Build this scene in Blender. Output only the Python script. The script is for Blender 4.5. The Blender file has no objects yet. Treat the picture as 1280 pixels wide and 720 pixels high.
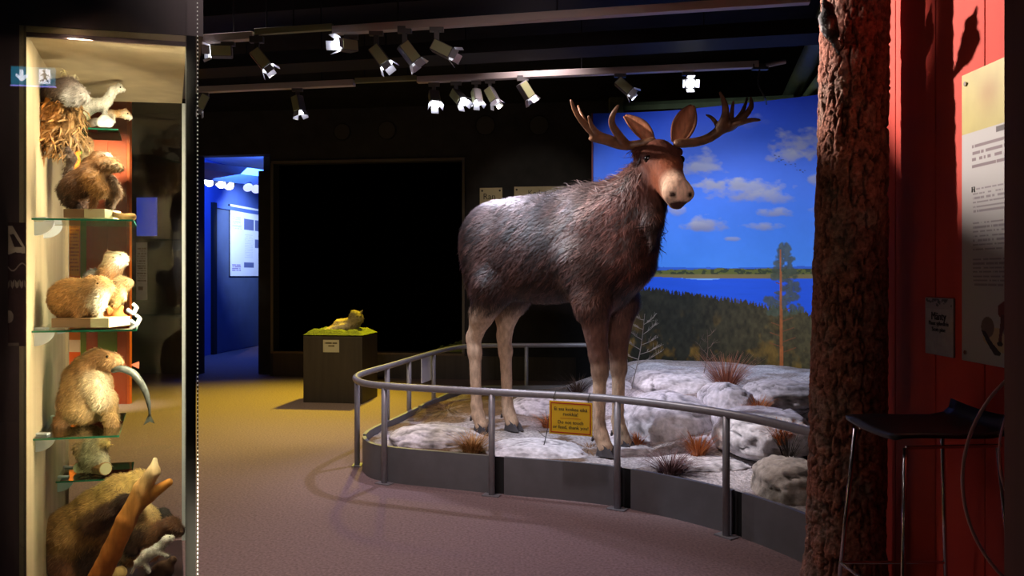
import bpy, bmesh, math, random
import numpy as np
from mathutils import Vector, Matrix, Euler

random.seed(7); np.random.seed(7)
SC = bpy.context.scene
COL = SC.collection
# ------------------------------------------------------------------ camera, world, exposure
F, YH, H = 1000.0, 345.0, 1.6          # focal length in pixels, horizon row, eye height
cd = bpy.data.cameras.new('camera'); cam = bpy.data.objects.new('camera', cd); COL.objects.link(cam)
cam.location = (0, 0, H); cam.rotation_euler = (math.pi/2, 0, 0)
cd.sensor_width = 36; cd.lens = 36*F/1280; cd.shift_y = (YH-360)/1280; cd.clip_start = .02
SC.camera = cam
SC.view_settings.view_transform = 'Standard'; SC.view_settings.look = 'None'
SC.view_settings.exposure = 0.15; SC.view_settings.gamma = 1
SC.view_settings.use_curve_mapping = False
w = bpy.data.worlds.new('hall_ambient'); SC.world = w; w.use_nodes = True
w.node_tree.nodes['Background'].inputs[0].default_value = (.5, .55, 1, 1)
w.node_tree.nodes['Background'].inputs[1].default_value = .012

def light(kind, name, loc, target, energy, color, size=.1, angle=60, blend=.5, size_y=None):
    l = bpy.data.lights.new(name, kind); o = bpy.data.objects.new(name, l); COL.objects.link(o)
    o.location = loc; l.energy = energy; l.color = color
    d = Vector(target)-Vector(loc); o.rotation_euler = d.to_track_quat('-Z', 'Y').to_euler()
    if kind == 'SPOT':
        l.spot_size = math.radians(angle); l.spot_blend = blend; l.shadow_soft_size = size
    elif kind == 'AREA':
        l.shape = 'RECTANGLE'; l.size = size; l.size_y = size_y or size
    else: l.shadow_soft_size = size
    return o

# added ceiling fill spots over the walkway and the corridor's blue lamp
for lx, ly, en in ((-1.2, 2.9, 160), (-.7, 4.9, 225), (-2.3, 6.6, 150), (.2, 7.2, 200)):
    light('SPOT', 'ceiling_fill_spot', (lx, ly, 4.15), (lx+.05, ly+.1, 0), en, (1, .80, .82), .12, 92, 1)  # added fill that brightens the floor, not real fixtures of the hall
light('SPOT', 'front_fill_spot', (-.6, -1.2, 4.1), (.2, 7.0, 1.5), 420, (1, .80, .76), .15, 31, .7)  # added frontal fill from behind the camera, no known lamp there
light('SPOT', 'window_side_lamp', (-1.75, 11.9, 3.9), (-3.1, 9.3, 0), 1500, (1, .78, .03), .10, 84, 1)
light('SPOT', 'ceiling_fill_spot', (.1, -.7, 4.15), (.1, -.5, 0), 70, (1, .84, .84), .12, 100, 1)  # added fill for the dark panels facing the camera
light('AREA', 'corridor_blue_lamp', (-5.2, 15.2, 3.6), (-5.9, 16.6, 0), 90, (.05, .17, 1), 1.2)

# ------------------------------------------------------------------ helpers
def P(px, py, Y): return Vector(((px-640)*Y/F, Y, H-(py-YH)*Y/F))
def G(px, py, z=0.0): return P(px, py, (H-z)*F/(py-YH))
def lin(c):
    c = np.asarray(c, float)/255.; return np.where(c <= .04045, c/12.92, ((c+.055)/1.055)**2.4)
def L3(*c): return tuple(float(v) for v in lin(c))

def tag(o, label=None, cat=None, group=None, kind=None):
    if label: o['label'] = label
    if cat: o['category'] = cat
    if group: o['group'] = group
    if kind: o['kind'] = kind
    return o
def empty(name, loc, label=None, cat=None, group=None, rz=0):
    o = bpy.data.objects.new(name, None); COL.objects.link(o); o.location = loc; o.rotation_euler = (0, 0, rz)
    o.empty_display_size = .05
    return tag(o, label, cat, group)

class MB:
    def __init__(s): s.v = []; s.f = []
    def add(s, v, f):
        b = len(s.v); s.v += [tuple(x) for x in v]; s.f += [tuple(i+b for i in q) for q in f]; return s
    def box(s, c, d, rot=None):
        c = Vector(c); R = rot.to_matrix() if isinstance(rot, Euler) else (rot or Matrix.Identity(3))
        v = [c+R@Vector((x*d[0]/2, y*d[1]/2, z*d[2]/2)) for x in (-1, 1) for y in (-1, 1) for z in (-1, 1)]
        return s.add(v, [(0, 1, 3, 2), (4, 6, 7, 5), (0, 4, 5, 1), (2, 3, 7, 6), (0, 2, 6, 4), (1, 5, 7, 3)])
    def prism(s, poly, z0, z1):      # plan polygon, counter-clockwise
        n = len(poly)
        v = [(p[0], p[1], z0) for p in poly]+[(p[0], p[1], z1) for p in poly]
        f = [tuple(range(n-1, -1, -1)), tuple(range(n, 2*n))]+[(i, (i+1) % n, n+(i+1) % n, n+i) for i in range(n)]
        return s.add(v, f)
    def tube(s, pts, r, n=12, cap=True, flat=None):
        pts = [Vector(p) for p in pts]; m = len(pts)
        rs = r if hasattr(r, '__len__') else [r]*m
        t0 = (pts[1]-pts[0]).normalized()
        up = Vector((0, 0, 1)) if abs(t0.z) < .9 else Vector((1, 0, 0))
        nrm = (up-t0*up.dot(t0)).normalized(); v = []
        for i in range(m):
            t = (pts[min(i+1, m-1)]-pts[max(i-1, 0)]).normalized()
            nrm = (nrm-t*nrm.dot(t)).normalized(); b = t.cross(nrm)
            for k in range(n):
                a = 2*math.pi*k/n; v.append(pts[i]+(nrm*math.cos(a)+b*math.sin(a))*rs[i])
        f = [(i*n+k, i*n+(k+1) % n, (i+1)*n+(k+1) % n, (i+1)*n+k) for i in range(m-1) for k in range(n)]
        if cap: f += [tuple(range(n-1, -1, -1)), tuple(range((m-1)*n, m*n))]
        return s.add(v, f)
    def build(s, name, m, parent=None, smooth=False, bevel=0, loc=None, cols=None):
        return mk(name, s.v, s.f, m, parent, smooth, bevel, loc, cols)

def wm(o):
    m = o.matrix_basis.copy(); p = o.parent
    while p is not None: m = p.matrix_basis@m; p = p.parent
    return m
def mk(name, v, f, m, parent=None, smooth=False, bevel=0, loc=None, cols=None):
    """mesh given in world coordinates; loc = origin of the object"""
    v = np.asarray(v, float).reshape(-1, 3)
    if parent is not None:
        Mi = np.array(wm(parent).inverted()); v = v@Mi[:3, :3].T+Mi[:3, 3]; lo = None
    else:
        lo = np.array(loc if loc is not None else ((v[:, 0].min()+v[:, 0].max())/2, (v[:, 1].min()+v[:, 1].max())/2, v[:, 2].min()))
        v = v-lo
    me = bpy.data.meshes.new(name)
    if isinstance(f, np.ndarray):
        n, k = f.shape
        me.vertices.add(len(v)); me.vertices.foreach_set('co', v.ravel())
        me.loops.add(n*k); me.loops.foreach_set('vertex_index', f.ravel().astype(np.int32))
        me.polygons.add(n); me.polygons.foreach_set('loop_start', np.arange(0, n*k, k, dtype=np.int32))
        me.update(calc_edges=True); me.validate()
    else:
        me.from_pydata([tuple(x) for x in v], [], f); me.update()
    if cols is not None:
        a = me.color_attributes.new('Col', 'FLOAT_COLOR', 'POINT')
        c4 = np.ones((len(v), 4), np.float32); c4[:, :3] = cols; a.data.foreach_set('color', c4.ravel())
    if smooth: me.polygons.foreach_set('use_smooth', np.ones(len(me.polygons), bool))
    me.materials.append(m)
    o = bpy.data.objects.new(name, me); COL.objects.link(o)
    if parent is not None: o.parent = parent
    else: o.location = lo
    if bevel:
        b = o.modifiers.new('bevel', 'BEVEL'); b.width = bevel; b.segments = 2; b.limit_method = 'ANGLE'
    return o
def struct(name, mb, m, parent=None, **k):
    o = mb.build(name, m, parent, **k); o['kind'] = 'structure'; return o

# ------------------------------------------------------------------ materials
def mat(name, col, rough=.6, metal=0, noise=0, scale=20, bump=0, stretch=(1, 1, 1), emit=None, strength=0, col2=None, vcol=False, detail=4, spec=.5):
    m = bpy.data.materials.new(name); m.use_nodes = True; nt = m.node_tree; b = nt.nodes['Principled BSDF']
    b.inputs['Roughness'].default_value = rough; b.inputs['Metallic'].default_value = metal
    b.inputs['Specular IOR Level'].default_value = spec
    b.inputs['Base Color'].default_value = (*col, 1)
    src = None
    if vcol:
        a = nt.nodes.new('ShaderNodeVertexColor'); a.layer_name = 'Col'; src = a.outputs['Color']
        nt.links.new(src, b.inputs['Base Color'])
    if noise or bump or col2:
        tc = nt.nodes.new('ShaderNodeTexCoord'); mp = nt.nodes.new('ShaderNodeMapping'); mp.inputs['Scale'].default_value = stretch
        nz = nt.nodes.new('ShaderNodeTexNoise'); nz.inputs['Scale'].default_value = scale; nz.inputs['Detail'].default_value = detail
        nt.links.new(tc.outputs['Object'], mp.inputs['Vector']); nt.links.new(mp.outputs[0], nz.inputs['Vector'])
        if noise or col2:
            rp = nt.nodes.new('ShaderNodeMapRange'); rp.inputs[1].default_value = .3; rp.inputs[2].default_value = .7
            nt.links.new(nz.outputs[0], rp.inputs[0])
            mx = nt.nodes.new('ShaderNodeMix'); mx.data_type = 'RGBA'
            nt.links.new(rp.outputs[0], mx.inputs[0])
            if src is not None:
                mx.blend_type = 'MULTIPLY'; mx.inputs[0].default_value = 1
                nt.links.remove(mx.inputs[0].links[0])
                rp.inputs[3].default_value = 1-noise; rp.inputs[4].default_value = 1+noise
                cb = nt.nodes.new('ShaderNodeCombineColor')
                for i in range(3): nt.links.new(rp.outputs[0], cb.inputs[i])
                nt.links.new(src, mx.inputs[6]); nt.links.new(cb.outputs[0], mx.inputs[7])
            else:
                c2 = col2 or tuple(min(1, c*(1+noise)) for c in col); c1 = col if col2 else tuple(c*(1-noise) for c in col)
                mx.inputs[6].default_value = (*c1, 1); mx.inputs[7].default_value = (*c2, 1)
            nt.links.new(mx.outputs[2], b.inputs['Base Color'])
        if bump:
            bp = nt.nodes.new('ShaderNodeBump'); bp.inputs['Strength'].default_value = bump; bp.inputs['Distance'].default_value = .02
            nt.links.new(nz.outputs[0], bp.inputs['Height']); nt.links.new(bp.outputs[0], b.inputs['Normal'])
    if emit:
        b.inputs['Emission Color'].default_value = (*emit, 1); b.inputs['Emission Strength'].default_value = strength
    return m
def glass(name, tint=(1, 1, 1), ior=1.45, gl=(1, 1, 1)):
    m = bpy.data.materials.new(name); m.use_nodes = True; nt = m.node_tree; nt.nodes.clear()
    o = nt.nodes.new('ShaderNodeOutputMaterial'); t = nt.nodes.new('ShaderNodeBsdfTransparent'); t.inputs[0].default_value = (*tint, 1)
    g = nt.nodes.new('ShaderNodeBsdfGlossy'); g.inputs['Roughness'].default_value = .01; g.inputs[0].default_value = (*gl, 1)
    f = nt.nodes.new('ShaderNodeFresnel'); f.inputs[0].default_value = ior; x = nt.nodes.new('ShaderNodeMixShader')
    nt.links.new(f.outputs[0], x.inputs[0]); nt.links.new(t.outputs[0], x.inputs[1]); nt.links.new(g.outputs[0], x.inputs[2])
    nt.links.new(x.outputs[0], o.inputs[0]); return m

M = {}
M['carpet'] = mat('carpet', (.235, .165, .165), .95, noise=.28, scale=60, bump=.25, detail=8, spec=.1)
M['black'] = mat('black_paint', (.012, .012, .014), .7, spec=.2)
M['wall'] = mat('dark_wall', (.030, .030, .036), .8, noise=.2, scale=4, spec=.2)
M['void'] = mat('black_velvet', (.0012, .0012, .0012), 1, spec=0)
M['ceil'] = mat('ceiling_black', (.01, .01, .011), .9, noise=.3, scale=3, spec=.1)
M['bluewall'] = mat('corridor_blue', (.07, .13, .42), .6, noise=.12, scale=2)
M['blueceil'] = mat('corridor_ceiling', (.55, .55, .58), .7, noise=.1, scale=3)
M['steel'] = mat('grey_powder_coat', (.27, .27, .30), .38, metal=.2, noise=.08, scale=30)
M['curb'] = mat('grey_curb', (.15, .155, .175), .5, noise=.1, scale=8)
M['slot'] = mat('dark_slot', (.01, .01, .012), .8)
M['track'] = mat('track_metal', (.48, .42, .40), .5)
M['olive'] = mat('olive_conduit', (.20, .21, .11), .6)
M['lampbody'] = mat('lamp_body', (.09, .085, .085), .45, metal=.2)
M['lampsidelit'] = mat('lamp_side_lit_yellow', (.30, .32, .16), .45)  # yellow light falling on the housing sides, put into the colour
M['lens'] = mat('lamp_lens_on', (1, 1, 1), .3, emit=(.92, .93, 1), strength=9)
M['lensdim'] = mat('lamp_lens_dim', (.5, .5, .5), .2, emit=(.9, .92, 1), strength=.7)
M['flap'] = mat('lamp_flap', (.5, .5, .56), .35, metal=.4)
M['fur'] = mat('fur', (.5, .5, .5), .75, vcol=True, noise=.25, scale=40, bump=.35, spec=.25, stretch=(1, 1, .35))
M['strand'] = mat('fur_strand', (.5, .5, .5), .55, vcol=True, spec=.35)
M['horn'] = mat('antler', (.16, .075, .035), .5, noise=.35, scale=18, bump=.4)
M['hoof'] = mat('hoof', (.06, .055, .06), .45, noise=.2, scale=30)
M['eye'] = mat('eye', (.006, .004, .003), .08)
M['print'] = mat('printed_panel', (1, 1, 1), .5, vcol=True, spec=.25)
M['rock'] = mat('granite', (.5, .5, .5), .85, vcol=True, noise=.3, scale=22, bump=.5, detail=9, spec=.2)
M['ground'] = mat('litter_ground', (.5, .5, .5), .95, vcol=True, noise=.45, scale=45, bump=.8, detail=8, spec=.1)
M['blade'] = mat('dry_blade', (.5, .5, .5), .8, vcol=True, spec=.2)
M['bark'] = mat('pine_bark', (.5, .5, .5), .9, vcol=True, noise=.35, scale=60, bump=.6, detail=8, spec=.15)
M['redwood'] = mat('red_painted_board', (.50, .050, .034), .75, noise=.10, scale=6, stretch=(1, 1, .15), bump=.1, spec=.2)
M['darkpost'] = mat('dark_red_brown_wood', (.16, .05, .042), .6, noise=.25, scale=14, stretch=(1, 1, .05), bump=.1)
M['caseframe'] = mat('case_dark_wood', (.05, .028, .034), .5, noise=.3, scale=12, stretch=(1, 1, .06))
M['ashwood'] = mat('pale_ash_panel', (.42, .34, .22), .6, noise=.16, scale=9, stretch=(1, 1, .05))
M['glass'] = glass('clear_glass')
M['shelfglass'] = glass('shelf_glass', (.86, .97, .92))
M['glassedge'] = mat('green_glass_edge', (.015, .14, .08), .15)
M['acryl'] = glass('acrylic', (.95, .94, .94))
M['rim'] = mat('acrylic_rim', (.95, .62, .52), .3)
M['chrome'] = mat('chrome', (.6, .55, .55), .2, metal=1)
M['stool'] = mat('black_shell', (.012, .012, .016), .4)
M['pedestal'] = mat('dark_oak_veneer', (.035, .026, .024), .55, noise=.25, scale=16, stretch=(1, 1, .08))
M['paper'] = mat('pale_card', (.42, .38, .30), .7)
M['white'] = mat('white_card', (.62, .64, .68), .6)
M['ink'] = mat('dark_ink', (.03, .028, .03), .7)
M['yellow'] = mat('yellow_sign', (.75, .50, .02), .5)
M['red'] = mat('red_border', (.42, .03, .01), .5)
M['moss'] = mat('moss', (.10, .13, .03), .95, col2=(.22, .24, .06), scale=60, bump=1, spec=.05)
M['plinth'] = mat('plinth_wood', (.20, .10, .045), .5, noise=.2, scale=20, stretch=(.2, 1, 1))
M['plinthlight'] = mat('plinth_pale_card', (.62, .55, .33), .5)
M['clip'] = mat('shelf_clip', (.55, .58, .68), .35, metal=.3)
M['pipe'] = mat('green_pipe', (.10, .125, .06), .5, noise=.15, scale=8)
M['wire'] = mat('wire', (.03, .03, .03), .5)
M['drift'] = mat('driftwood', (.40, .20, .07), .6, noise=.4, scale=25, stretch=(1, 1, .3), bump=.5)
M['fish'] = mat('fish_skin', (.09, .10, .095), .25, noise=.4, scale=60)
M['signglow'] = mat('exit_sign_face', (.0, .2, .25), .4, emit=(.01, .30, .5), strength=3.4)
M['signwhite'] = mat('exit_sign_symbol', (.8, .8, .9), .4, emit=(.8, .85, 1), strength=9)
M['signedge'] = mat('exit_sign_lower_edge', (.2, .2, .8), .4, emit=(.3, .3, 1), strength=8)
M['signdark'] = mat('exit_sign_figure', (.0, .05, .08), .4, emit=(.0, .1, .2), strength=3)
M['led'] = mat('led_bead', (1, 1, 1), .4, emit=(1, .95, .8), strength=.22)
M['speaker'] = mat('speaker_mesh', (.035, .033, .033), .7, noise=.3, scale=200)
M['screen'] = mat('blue_screen', (.02, .05, .4), .3, emit=(.05, .12, 1), strength=.22)

# ------------------------------------------------------------------ noise and implicit surfaces
NT = {}
def vnoise(x, y, seed=0):
    T = NT.get(seed)
    if T is None: T = NT[seed] = np.random.RandomState(seed).rand(256, 256)
    xi = np.floor(x).astype(int); yi = np.floor(y).astype(int); fx = x-xi; fy = y-yi
    fx = fx*fx*(3-2*fx); fy = fy*fy*(3-2*fy)
    g = lambda a, b: T[a & 255, b & 255]
    return (g(xi, yi)*(1-fx)+g(xi+1, yi)*fx)*(1-fy)+(g(xi, yi+1)*(1-fx)+g(xi+1, yi+1)*fx)*fy
def fbm(x, y, seed=0, o=4):
    a = 0; s = 1.; t = 0
    for i in range(o): a = a+s*vnoise(x*2**i+i*17.3, y*2**i+i*9.1, seed+i); t += s; s *= .5
    return a/t
def n3(p, s, seed=0):      # cheap 3-D noise from three 2-D slices
    return (fbm(p[:, 0]*s+31, p[:, 1]*s+7, seed, 3)+fbm(p[:, 1]*s+3, p[:, 2]*s+19, seed+5, 3)+fbm(p[:, 2]*s+11, p[:, 0]*s+23, seed+9, 3))/3

def cone(a, b, ra, rb, c, k=None): return ('c', np.array(a, float), np.array(b, float), ra, rb, np.array(c, float), k)
def ell(c0, r, c, R=None, k=None): return ('e', np.array(c0, float), np.array(r, float), None if R is None else np.array(R), None, np.array(c, float), k)
def pdist(q, p):
    if q[0] == 'c':
        a, b, ra, rb = q[1:5]; ba = b-a; L = max(ba@ba, 1e-9); t = np.clip(((p-a)@ba)/L, 0, 1)
        d = p-a-t[:, None]*ba; return np.sqrt((d*d).sum(1))-(ra+(rb-ra)*t)
    c, r, R = q[1:4]; d = p-c
    if R is not None: d = d@R
    k0 = np.sqrt(((d/r)**2).sum(1)); k1 = np.sqrt(((d/r**2)**2).sum(1)); return k0*(k0-1)/np.maximum(k1, 1e-6)
def field(prims, p, k, disp=None):
    acc = None
    for q in prims:
        d = pdist(q, p); kk = q[6] or k
        if acc is None: acc = d
        else:
            h = np.clip(.5+.5*(acc-d)/kk, 0, 1); acc = acc*(1-h)+d*h-kk*h*(1-h)
    if disp is not None: acc = acc+disp(p)
    return acc
def colours(prims, p, s):
    W = 0; C = 0
    for q in prims:
        w = np.exp(-np.clip(pdist(q, p), -.5, 5)/s)[:, None]; W = W+w; C = C+w*q[5]
    return C/np.maximum(W, 1e-12)
def nets(prims, h, k, disp=None, relax=2):
    lo = np.full(3, 1e9); hi = -lo
    for q in prims:
        if q[0] == 'c':
            r = max(q[3], q[4]); lo = np.minimum(lo, np.minimum(q[1], q[2])-r); hi = np.maximum(hi, np.maximum(q[1], q[2])+r)
        else:
            r = q[2].max(); lo = np.minimum(lo, q[1]-r); hi = np.maximum(hi, q[1]+r)
    lo = lo-3*h-k*.3; hi = hi+3*h+k*.3
    n = np.ceil((hi-lo)/h).astype(int)+1
    ax = [lo[i]+h*np.arange(n[i]) for i in range(3)]
    g = np.stack(np.meshgrid(*ax, indexing='ij'), -1).reshape(-1, 3)
    D = field(prims, g, k, disp).reshape(n)
    S = D < 0
    cs = n-1; pos = np.zeros((*cs, 3)); cnt = np.zeros(cs)
    off = [(a, b, c) for a in (0, 1) for b in (0, 1) for c in (0, 1)]
    sl = lambda A, o: A[o[0]:o[0]+cs[0], o[1]:o[1]+cs[1], o[2]:o[2]+cs[2]]
    for i, a in enumerate(off):
        for b in off[i+1:]:
            if sum(abs(a[j]-b[j]) for j in range(3)) != 1: continue
            d0, d1 = sl(D, a), sl(D, b); m = (d0 < 0) != (d1 < 0)
            t = np.where(m, d0/np.where(m, d0-d1, 1), 0)
            for j in range(3): pos[..., j] += np.where(m, a[j]+t*(b[j]-a[j]), 0)
            cnt += m
    act = cnt > 0; idx = -np.ones(cs, int); idx[act] = np.arange(act.sum())
    base = np.stack(np.nonzero(act), -1)
    V = lo+h*(base+pos[act]/cnt[act][:, None])
    faces = []
    for j in range(3):
        a = [slice(0, n[i]-1) if i == j else slice(1, n[i]-1) for i in range(3)]
        b = list(a); b[j] = slice(1, n[j])
        s0, s1 = S[tuple(a)], S[tuple(b)]; e = np.stack(np.nonzero(s0 != s1), -1)
        if len(e) == 0: continue
        inside = s0[tuple(e.T)]
        u, v = (j+1) % 3, (j+2) % 3
        e = e.copy(); e[:, u] += 1; e[:, v] += 1      # grid index of the edge's start
        q = []
        for du, dv in ((-1, -1), (0, -1), (0, 0), (-1, 0)):
            c = e.copy(); c[:, u] += du; c[:, v] += dv; q.append(idx[tuple(c.T)])
        q = np.stack(q, -1); q[~inside] = q[~inside][:, ::-1]; faces.append(q)
    Fq = np.concatenate(faces)
    for _ in range(relax):
        d = field(prims, V, k, disp); e = h*.25
        gr = np.stack([(field(prims, V+np.eye(3)[i]*e, k, disp)-d)/e for i in range(3)], -1)
        V = V-(d/np.maximum((gr**2).sum(1), .2))[:, None]*gr*.9
    return V, Fq, gr/np.maximum(np.linalg.norm(gr, axis=1), 1e-6)[:, None]

def strands(V, N, C, n, length, width, flow, lift=.3, jitter=.35, seed=1, keep=None, clump=None):
    r = np.random.RandomState(seed); i = r.randint(0, len(V), n)
    if keep is not None: i = i[keep(V[i])]
    n = len(i)
    p = V[i]+r.normal(0, 1, (n, 3))*.25*length*.3; nn = N[i]; fl = flow(V[i]) if callable(flow) else np.tile(np.array(flow, float), (n, 1))
    fl = fl+r.normal(0, jitter, (n, 3)); t = fl-(fl*nn).sum(1)[:, None]*nn; t /= np.maximum(np.linalg.norm(t, axis=1), 1e-6)[:, None]
    s = np.cross(nn, t); L = length*(.6+.8*r.rand(n))[:, None]
    a = p-s*width*.5-nn*width; b = p+s*width*.5-nn*width; m = p+t*L*.55+nn*L*lift*.75; e = p+t*L+nn*L*lift*.8
    v = np.stack([a, b, m+s*width*.35, m-s*width*.35, e], 1).reshape(-1, 3)
    k = np.arange(n)[:, None]*5
    f = np.concatenate([k+np.array([[0, 1, 2]]), k+np.array([[0, 2, 3]]), k+np.array([[3, 2, 4]])])
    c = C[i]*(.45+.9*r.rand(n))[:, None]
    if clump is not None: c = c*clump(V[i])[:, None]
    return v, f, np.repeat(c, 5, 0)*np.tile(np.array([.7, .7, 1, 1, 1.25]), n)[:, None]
def catmull(pts, n=8):
    pts = [Vector(p) for p in pts]; out = []
    for i in range(len(pts)-1):
        p0, p1, p2, p3 = pts[max(i-1, 0)], pts[i], pts[i+1], pts[min(i+2, len(pts)-1)]
        for k in range(n):
            t = k/n; out.append(.5*((2*p1)+(p2-p0)*t+(2*p0-5*p1+4*p2-p3)*t*t+(3*p1-p0-3*p2+p3)*t**3))
    return out+[pts[-1]]
def text(name, s, loc, size, m, parent, ux, uz, align='CENTER', ext=.0015):
    c = bpy.data.curves.new(name, 'FONT'); c.body = s; c.size = size; c.align_x = align; c.align_y = 'CENTER'; c.extrude = ext; c.resolution_u = 2
    t = bpy.data.objects.new(name, c); COL.objects.link(t)
    dg = bpy.context.evaluated_depsgraph_get(); me = bpy.data.meshes.new_from_object(t.evaluated_get(dg))
    bpy.data.objects.remove(t)
    me.name = name; me.materials.clear(); me.materials.append(m)
    ux = Vector(ux).normalized(); uz = Vector(uz).normalized(); nn = ux.cross(uz)
    R = Matrix((ux, uz, nn)).transposed().to_4x4(); R.translation = Vector(loc)
    me.transform(wm(parent).inverted()@R)
    o = bpy.data.objects.new(name, me); COL.objects.link(o); o.parent = parent
    return o

# ================================================================== the hall
ZC = 4.25
struct('floor', MB().prism([(-9, -5), (6, -5), (6, 21), (-9, 21)], -.1, 0), M['carpet'], loc=(0, 0, 0))
struct('ceiling', MB().prism([(-9, -5), (6, -5), (6, 13.4), (-9, 13.4)], ZC, ZC+.1), M['ceil'])
struct('wall_left', MB().box((-9.05, 8, 2.1), (.1, 26, 4.4)), M['wall'])
struct('wall_front', MB().box((-1.5, -5.05, 2.1), (15, .1, 4.4)), M['wall'])
struct('wall_far_right', MB().box((6.05, 8, 2.1), (.1, 26, 4.4)), M['wall'])

W0 = Vector((-3.81, 12.8)); W1 = Vector((-.77, 12.4)); WD = (W1-W0).normalized(); WN = Vector((-WD.y, WD.x))
def on_line(px, A, D):        # plan point of a vertical plane seen at column px
    k = (px-640)/F; t = (k*A.y-A.x)/(D.x-k*D.y); return A+D*t
def wseg(mb, pa, pb, z0, z1, th=.22, off=0):
    a = on_line(pa, W0, WD)+WN*off; b = on_line(pb, W0, WD)+WN*off
    return mb.prism([a, b, b+WN*th, a+WN*th], z0, z1)
wb = MB()
wseg(wb, -60, 247, 0, ZC); wseg(wb, 247, 338, 3.55, ZC); wseg(wb, 338, 342, 0, ZC)
wseg(wb, 342, 579, 0, .385); wseg(wb, 342, 579, 3.40, ZC); wseg(wb, 579, 1150, 0, ZC)
wall_back = struct('wall_back', wb, M['wall'])
# the black diorama window in the back wall
n = MB()
a = on_line(342, W0, WD)+WN*.22; b = on_line(579, W0, WD)+WN*.22
e = WN*1.6
n.prism([a+e, b+e, b+e*1.05, a+e*1.05], .3, 3.5)
n.prism([a-WD*.05, a, a+e, a+e-WD*.05], .3, 3.5); n.prism([b, b+WD*.05, b+e+WD*.05, b+e], .3, 3.5)
n.prism([a, b, b+e, a+e], 3.40, 3.46); n.prism([a, b, b+e, a+e], .33, .385)
win = struct('window_1', n, M['void'])
fr = MB(); wseg(fr, 340, 581, 3.395, 3.435, .03, -.025); wseg(fr, 339, 342, .40, 3.40, .03, -.025); wseg(fr, 578, 581, .40, 3.40, .03, -.025)
fr.build('window_frame', mat('window_frame', (.10, .09, .085), .5), win)
sl = MB(); wseg(sl, 339, 581, .365, .40, .25, -.03); sl.build('window_sill', mat('sill_wood', (.09, .06, .04), .5, noise=.2, scale=10), win)
bp = MB(); wseg(bp, 342, 720, .0, .36, .02, -.022); bp.build('base_panel', M['pedestal'], win)

# ceiling beams and ducts
td = Vector((4.54, -.94, 0)).normalized()
def beam(name, px, py, Y, length, sx, sz, m):
    c = P(px, py, Y); R = Matrix((td, Vector((-td.y, td.x, 0)), Vector((0, 0, 1)))).transposed()
    return struct(name, MB().box(c, (length, sx, sz), R), m)
beam('trim_1', 640, 62, 7.1, 9, .35, .12, M['black'])
beam('trim_2', 640, -20, 6.9, 9, .5, .35, M['black'])
beam('trim_3', 640, 40, 9.3, 9, .4, .3, M['black'])

# ------------------------------------------------------------------ blue corridor behind the doorway
C0 = Vector((-6.16, 16.0)); CD = Vector((.33, 2.4)).normalized(); CN = Vector((CD.y, -CD.x))
ca = C0-CD*2.9; cb = C0+CD*5
struct('wall_corridor', MB().prism([ca, ca-CN*.1, cb-CN*.1, cb][::-1], 0, 4.1), M['bluewall'])
struct('wall_corridor_end', MB().box((-3, 20.6, 2.05), (8, .1, 4.1)), M['bluewall'])
struct('wall_corridor_right', MB().box((-4.05, 16.9, 2.05), (.1, 7.4, 4.1)), M['bluewall'])
struct('ceiling_corridor', MB().prism([(-9, 13.2), (-1, 13.2), (-1, 21), (-9, 21)], 3.95, 4.05), M['blueceil'])
cbm = MB(); p = P(240, 212, 14.0); q = P(345, 224, 16.4)
cbm.tube([p, q], .16, 4); struct('trim_4', cbm, M['blueceil'])
j = MB(); a = on_line(323, W0+WN*.25, WD); b = on_line(340, W0+WN*.25, WD); j.prism([a, b, b+WN*.2, a+WN*.2], 0, 3.32)
struct('trim_5', j, M['wall'])
def cw(px, z, off=0):
    p = on_line(px, C0, CD)+CN*off; return Vector((p.x, p.y, z))
def cpanel(mb, pa, pb, z0, z1, off, th):
    a = cw(pa, 0, off).to_2d(); b = cw(pb, 0, off).to_2d(); return mb.prism([a, a+CN*th, b+CN*th, b], z0, z1)
dr = struct('door_1', cpanel(MB(), 268, 330, .02, 3.0, 0, .02), mat('corridor_door', (.07, .10, .19), .5, noise=.1, scale=3))
cpanel(MB(), 263.5, 268, 0, 3.1, 0, .06).build('door_frame', M['slot'], dr)
cpanel(MB(), 268, 330, 3.0, 3.08, 0, .06).build('door_frame', M['bluewall'], dr)
# poster on the corridor wall
def paint_panel(name, O, U, Vv, nu, nv, fn, parent=None, m=None, th=None):
    """flat printed panel: O top-left, U along width, Vv downwards; fn(u,v)->rgb linear"""
    u, v = np.meshgrid(np.linspace(0, 1, nu), np.linspace(0, 1, nv), indexing='xy')
    pos = np.array(O)+u[..., None]*np.array(U)+v[..., None]*np.array(Vv)
    i = np.arange(nu*nv).reshape(nv, nu)
    f = np.stack([i[:-1, :-1], i[1:, :-1], i[1:, 1:], i[:-1, 1:]], -1).reshape(-1, 4)
    return mk(name, pos.reshape(-1, 3), f, m or M['print'], parent, cols=fn(u, v).reshape(-1, 3))
def rows(u, v, v0, v1, n, u0, u1, seed, wl=26, duty=.42):
    """mask of illegible text lines"""
    k = (v-v0)/(v1-v0)*n; ins = (k >= 0) & (k < n) & (u > u0)
    r = np.random.RandomState(seed); ends = u1-(u1-u0)*.12*r.rand(n+1); ki = np.clip(k.astype(int), 0, n)
    w = vnoise(u*wl*3, ki*7.7+.5, seed) > .28
    return ins & (u < ends[ki]) & ((k % 1) < duty) & w
po = empty('wall_poster', cw(300, 1.55, .02), 'white information poster with small pictures lit blue on the corridor wall', 'poster')
a = cw(285, 0, .05); b = cw(323, 0, .05)
za = 1.6-(255-YH)*a.y/F; zb = 1.6-(345-YH)*a.y/F
cpanel(MB(), 285, 323.5, zb, za, .0, .045).build('poster_board', M['ink'], po)
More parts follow.
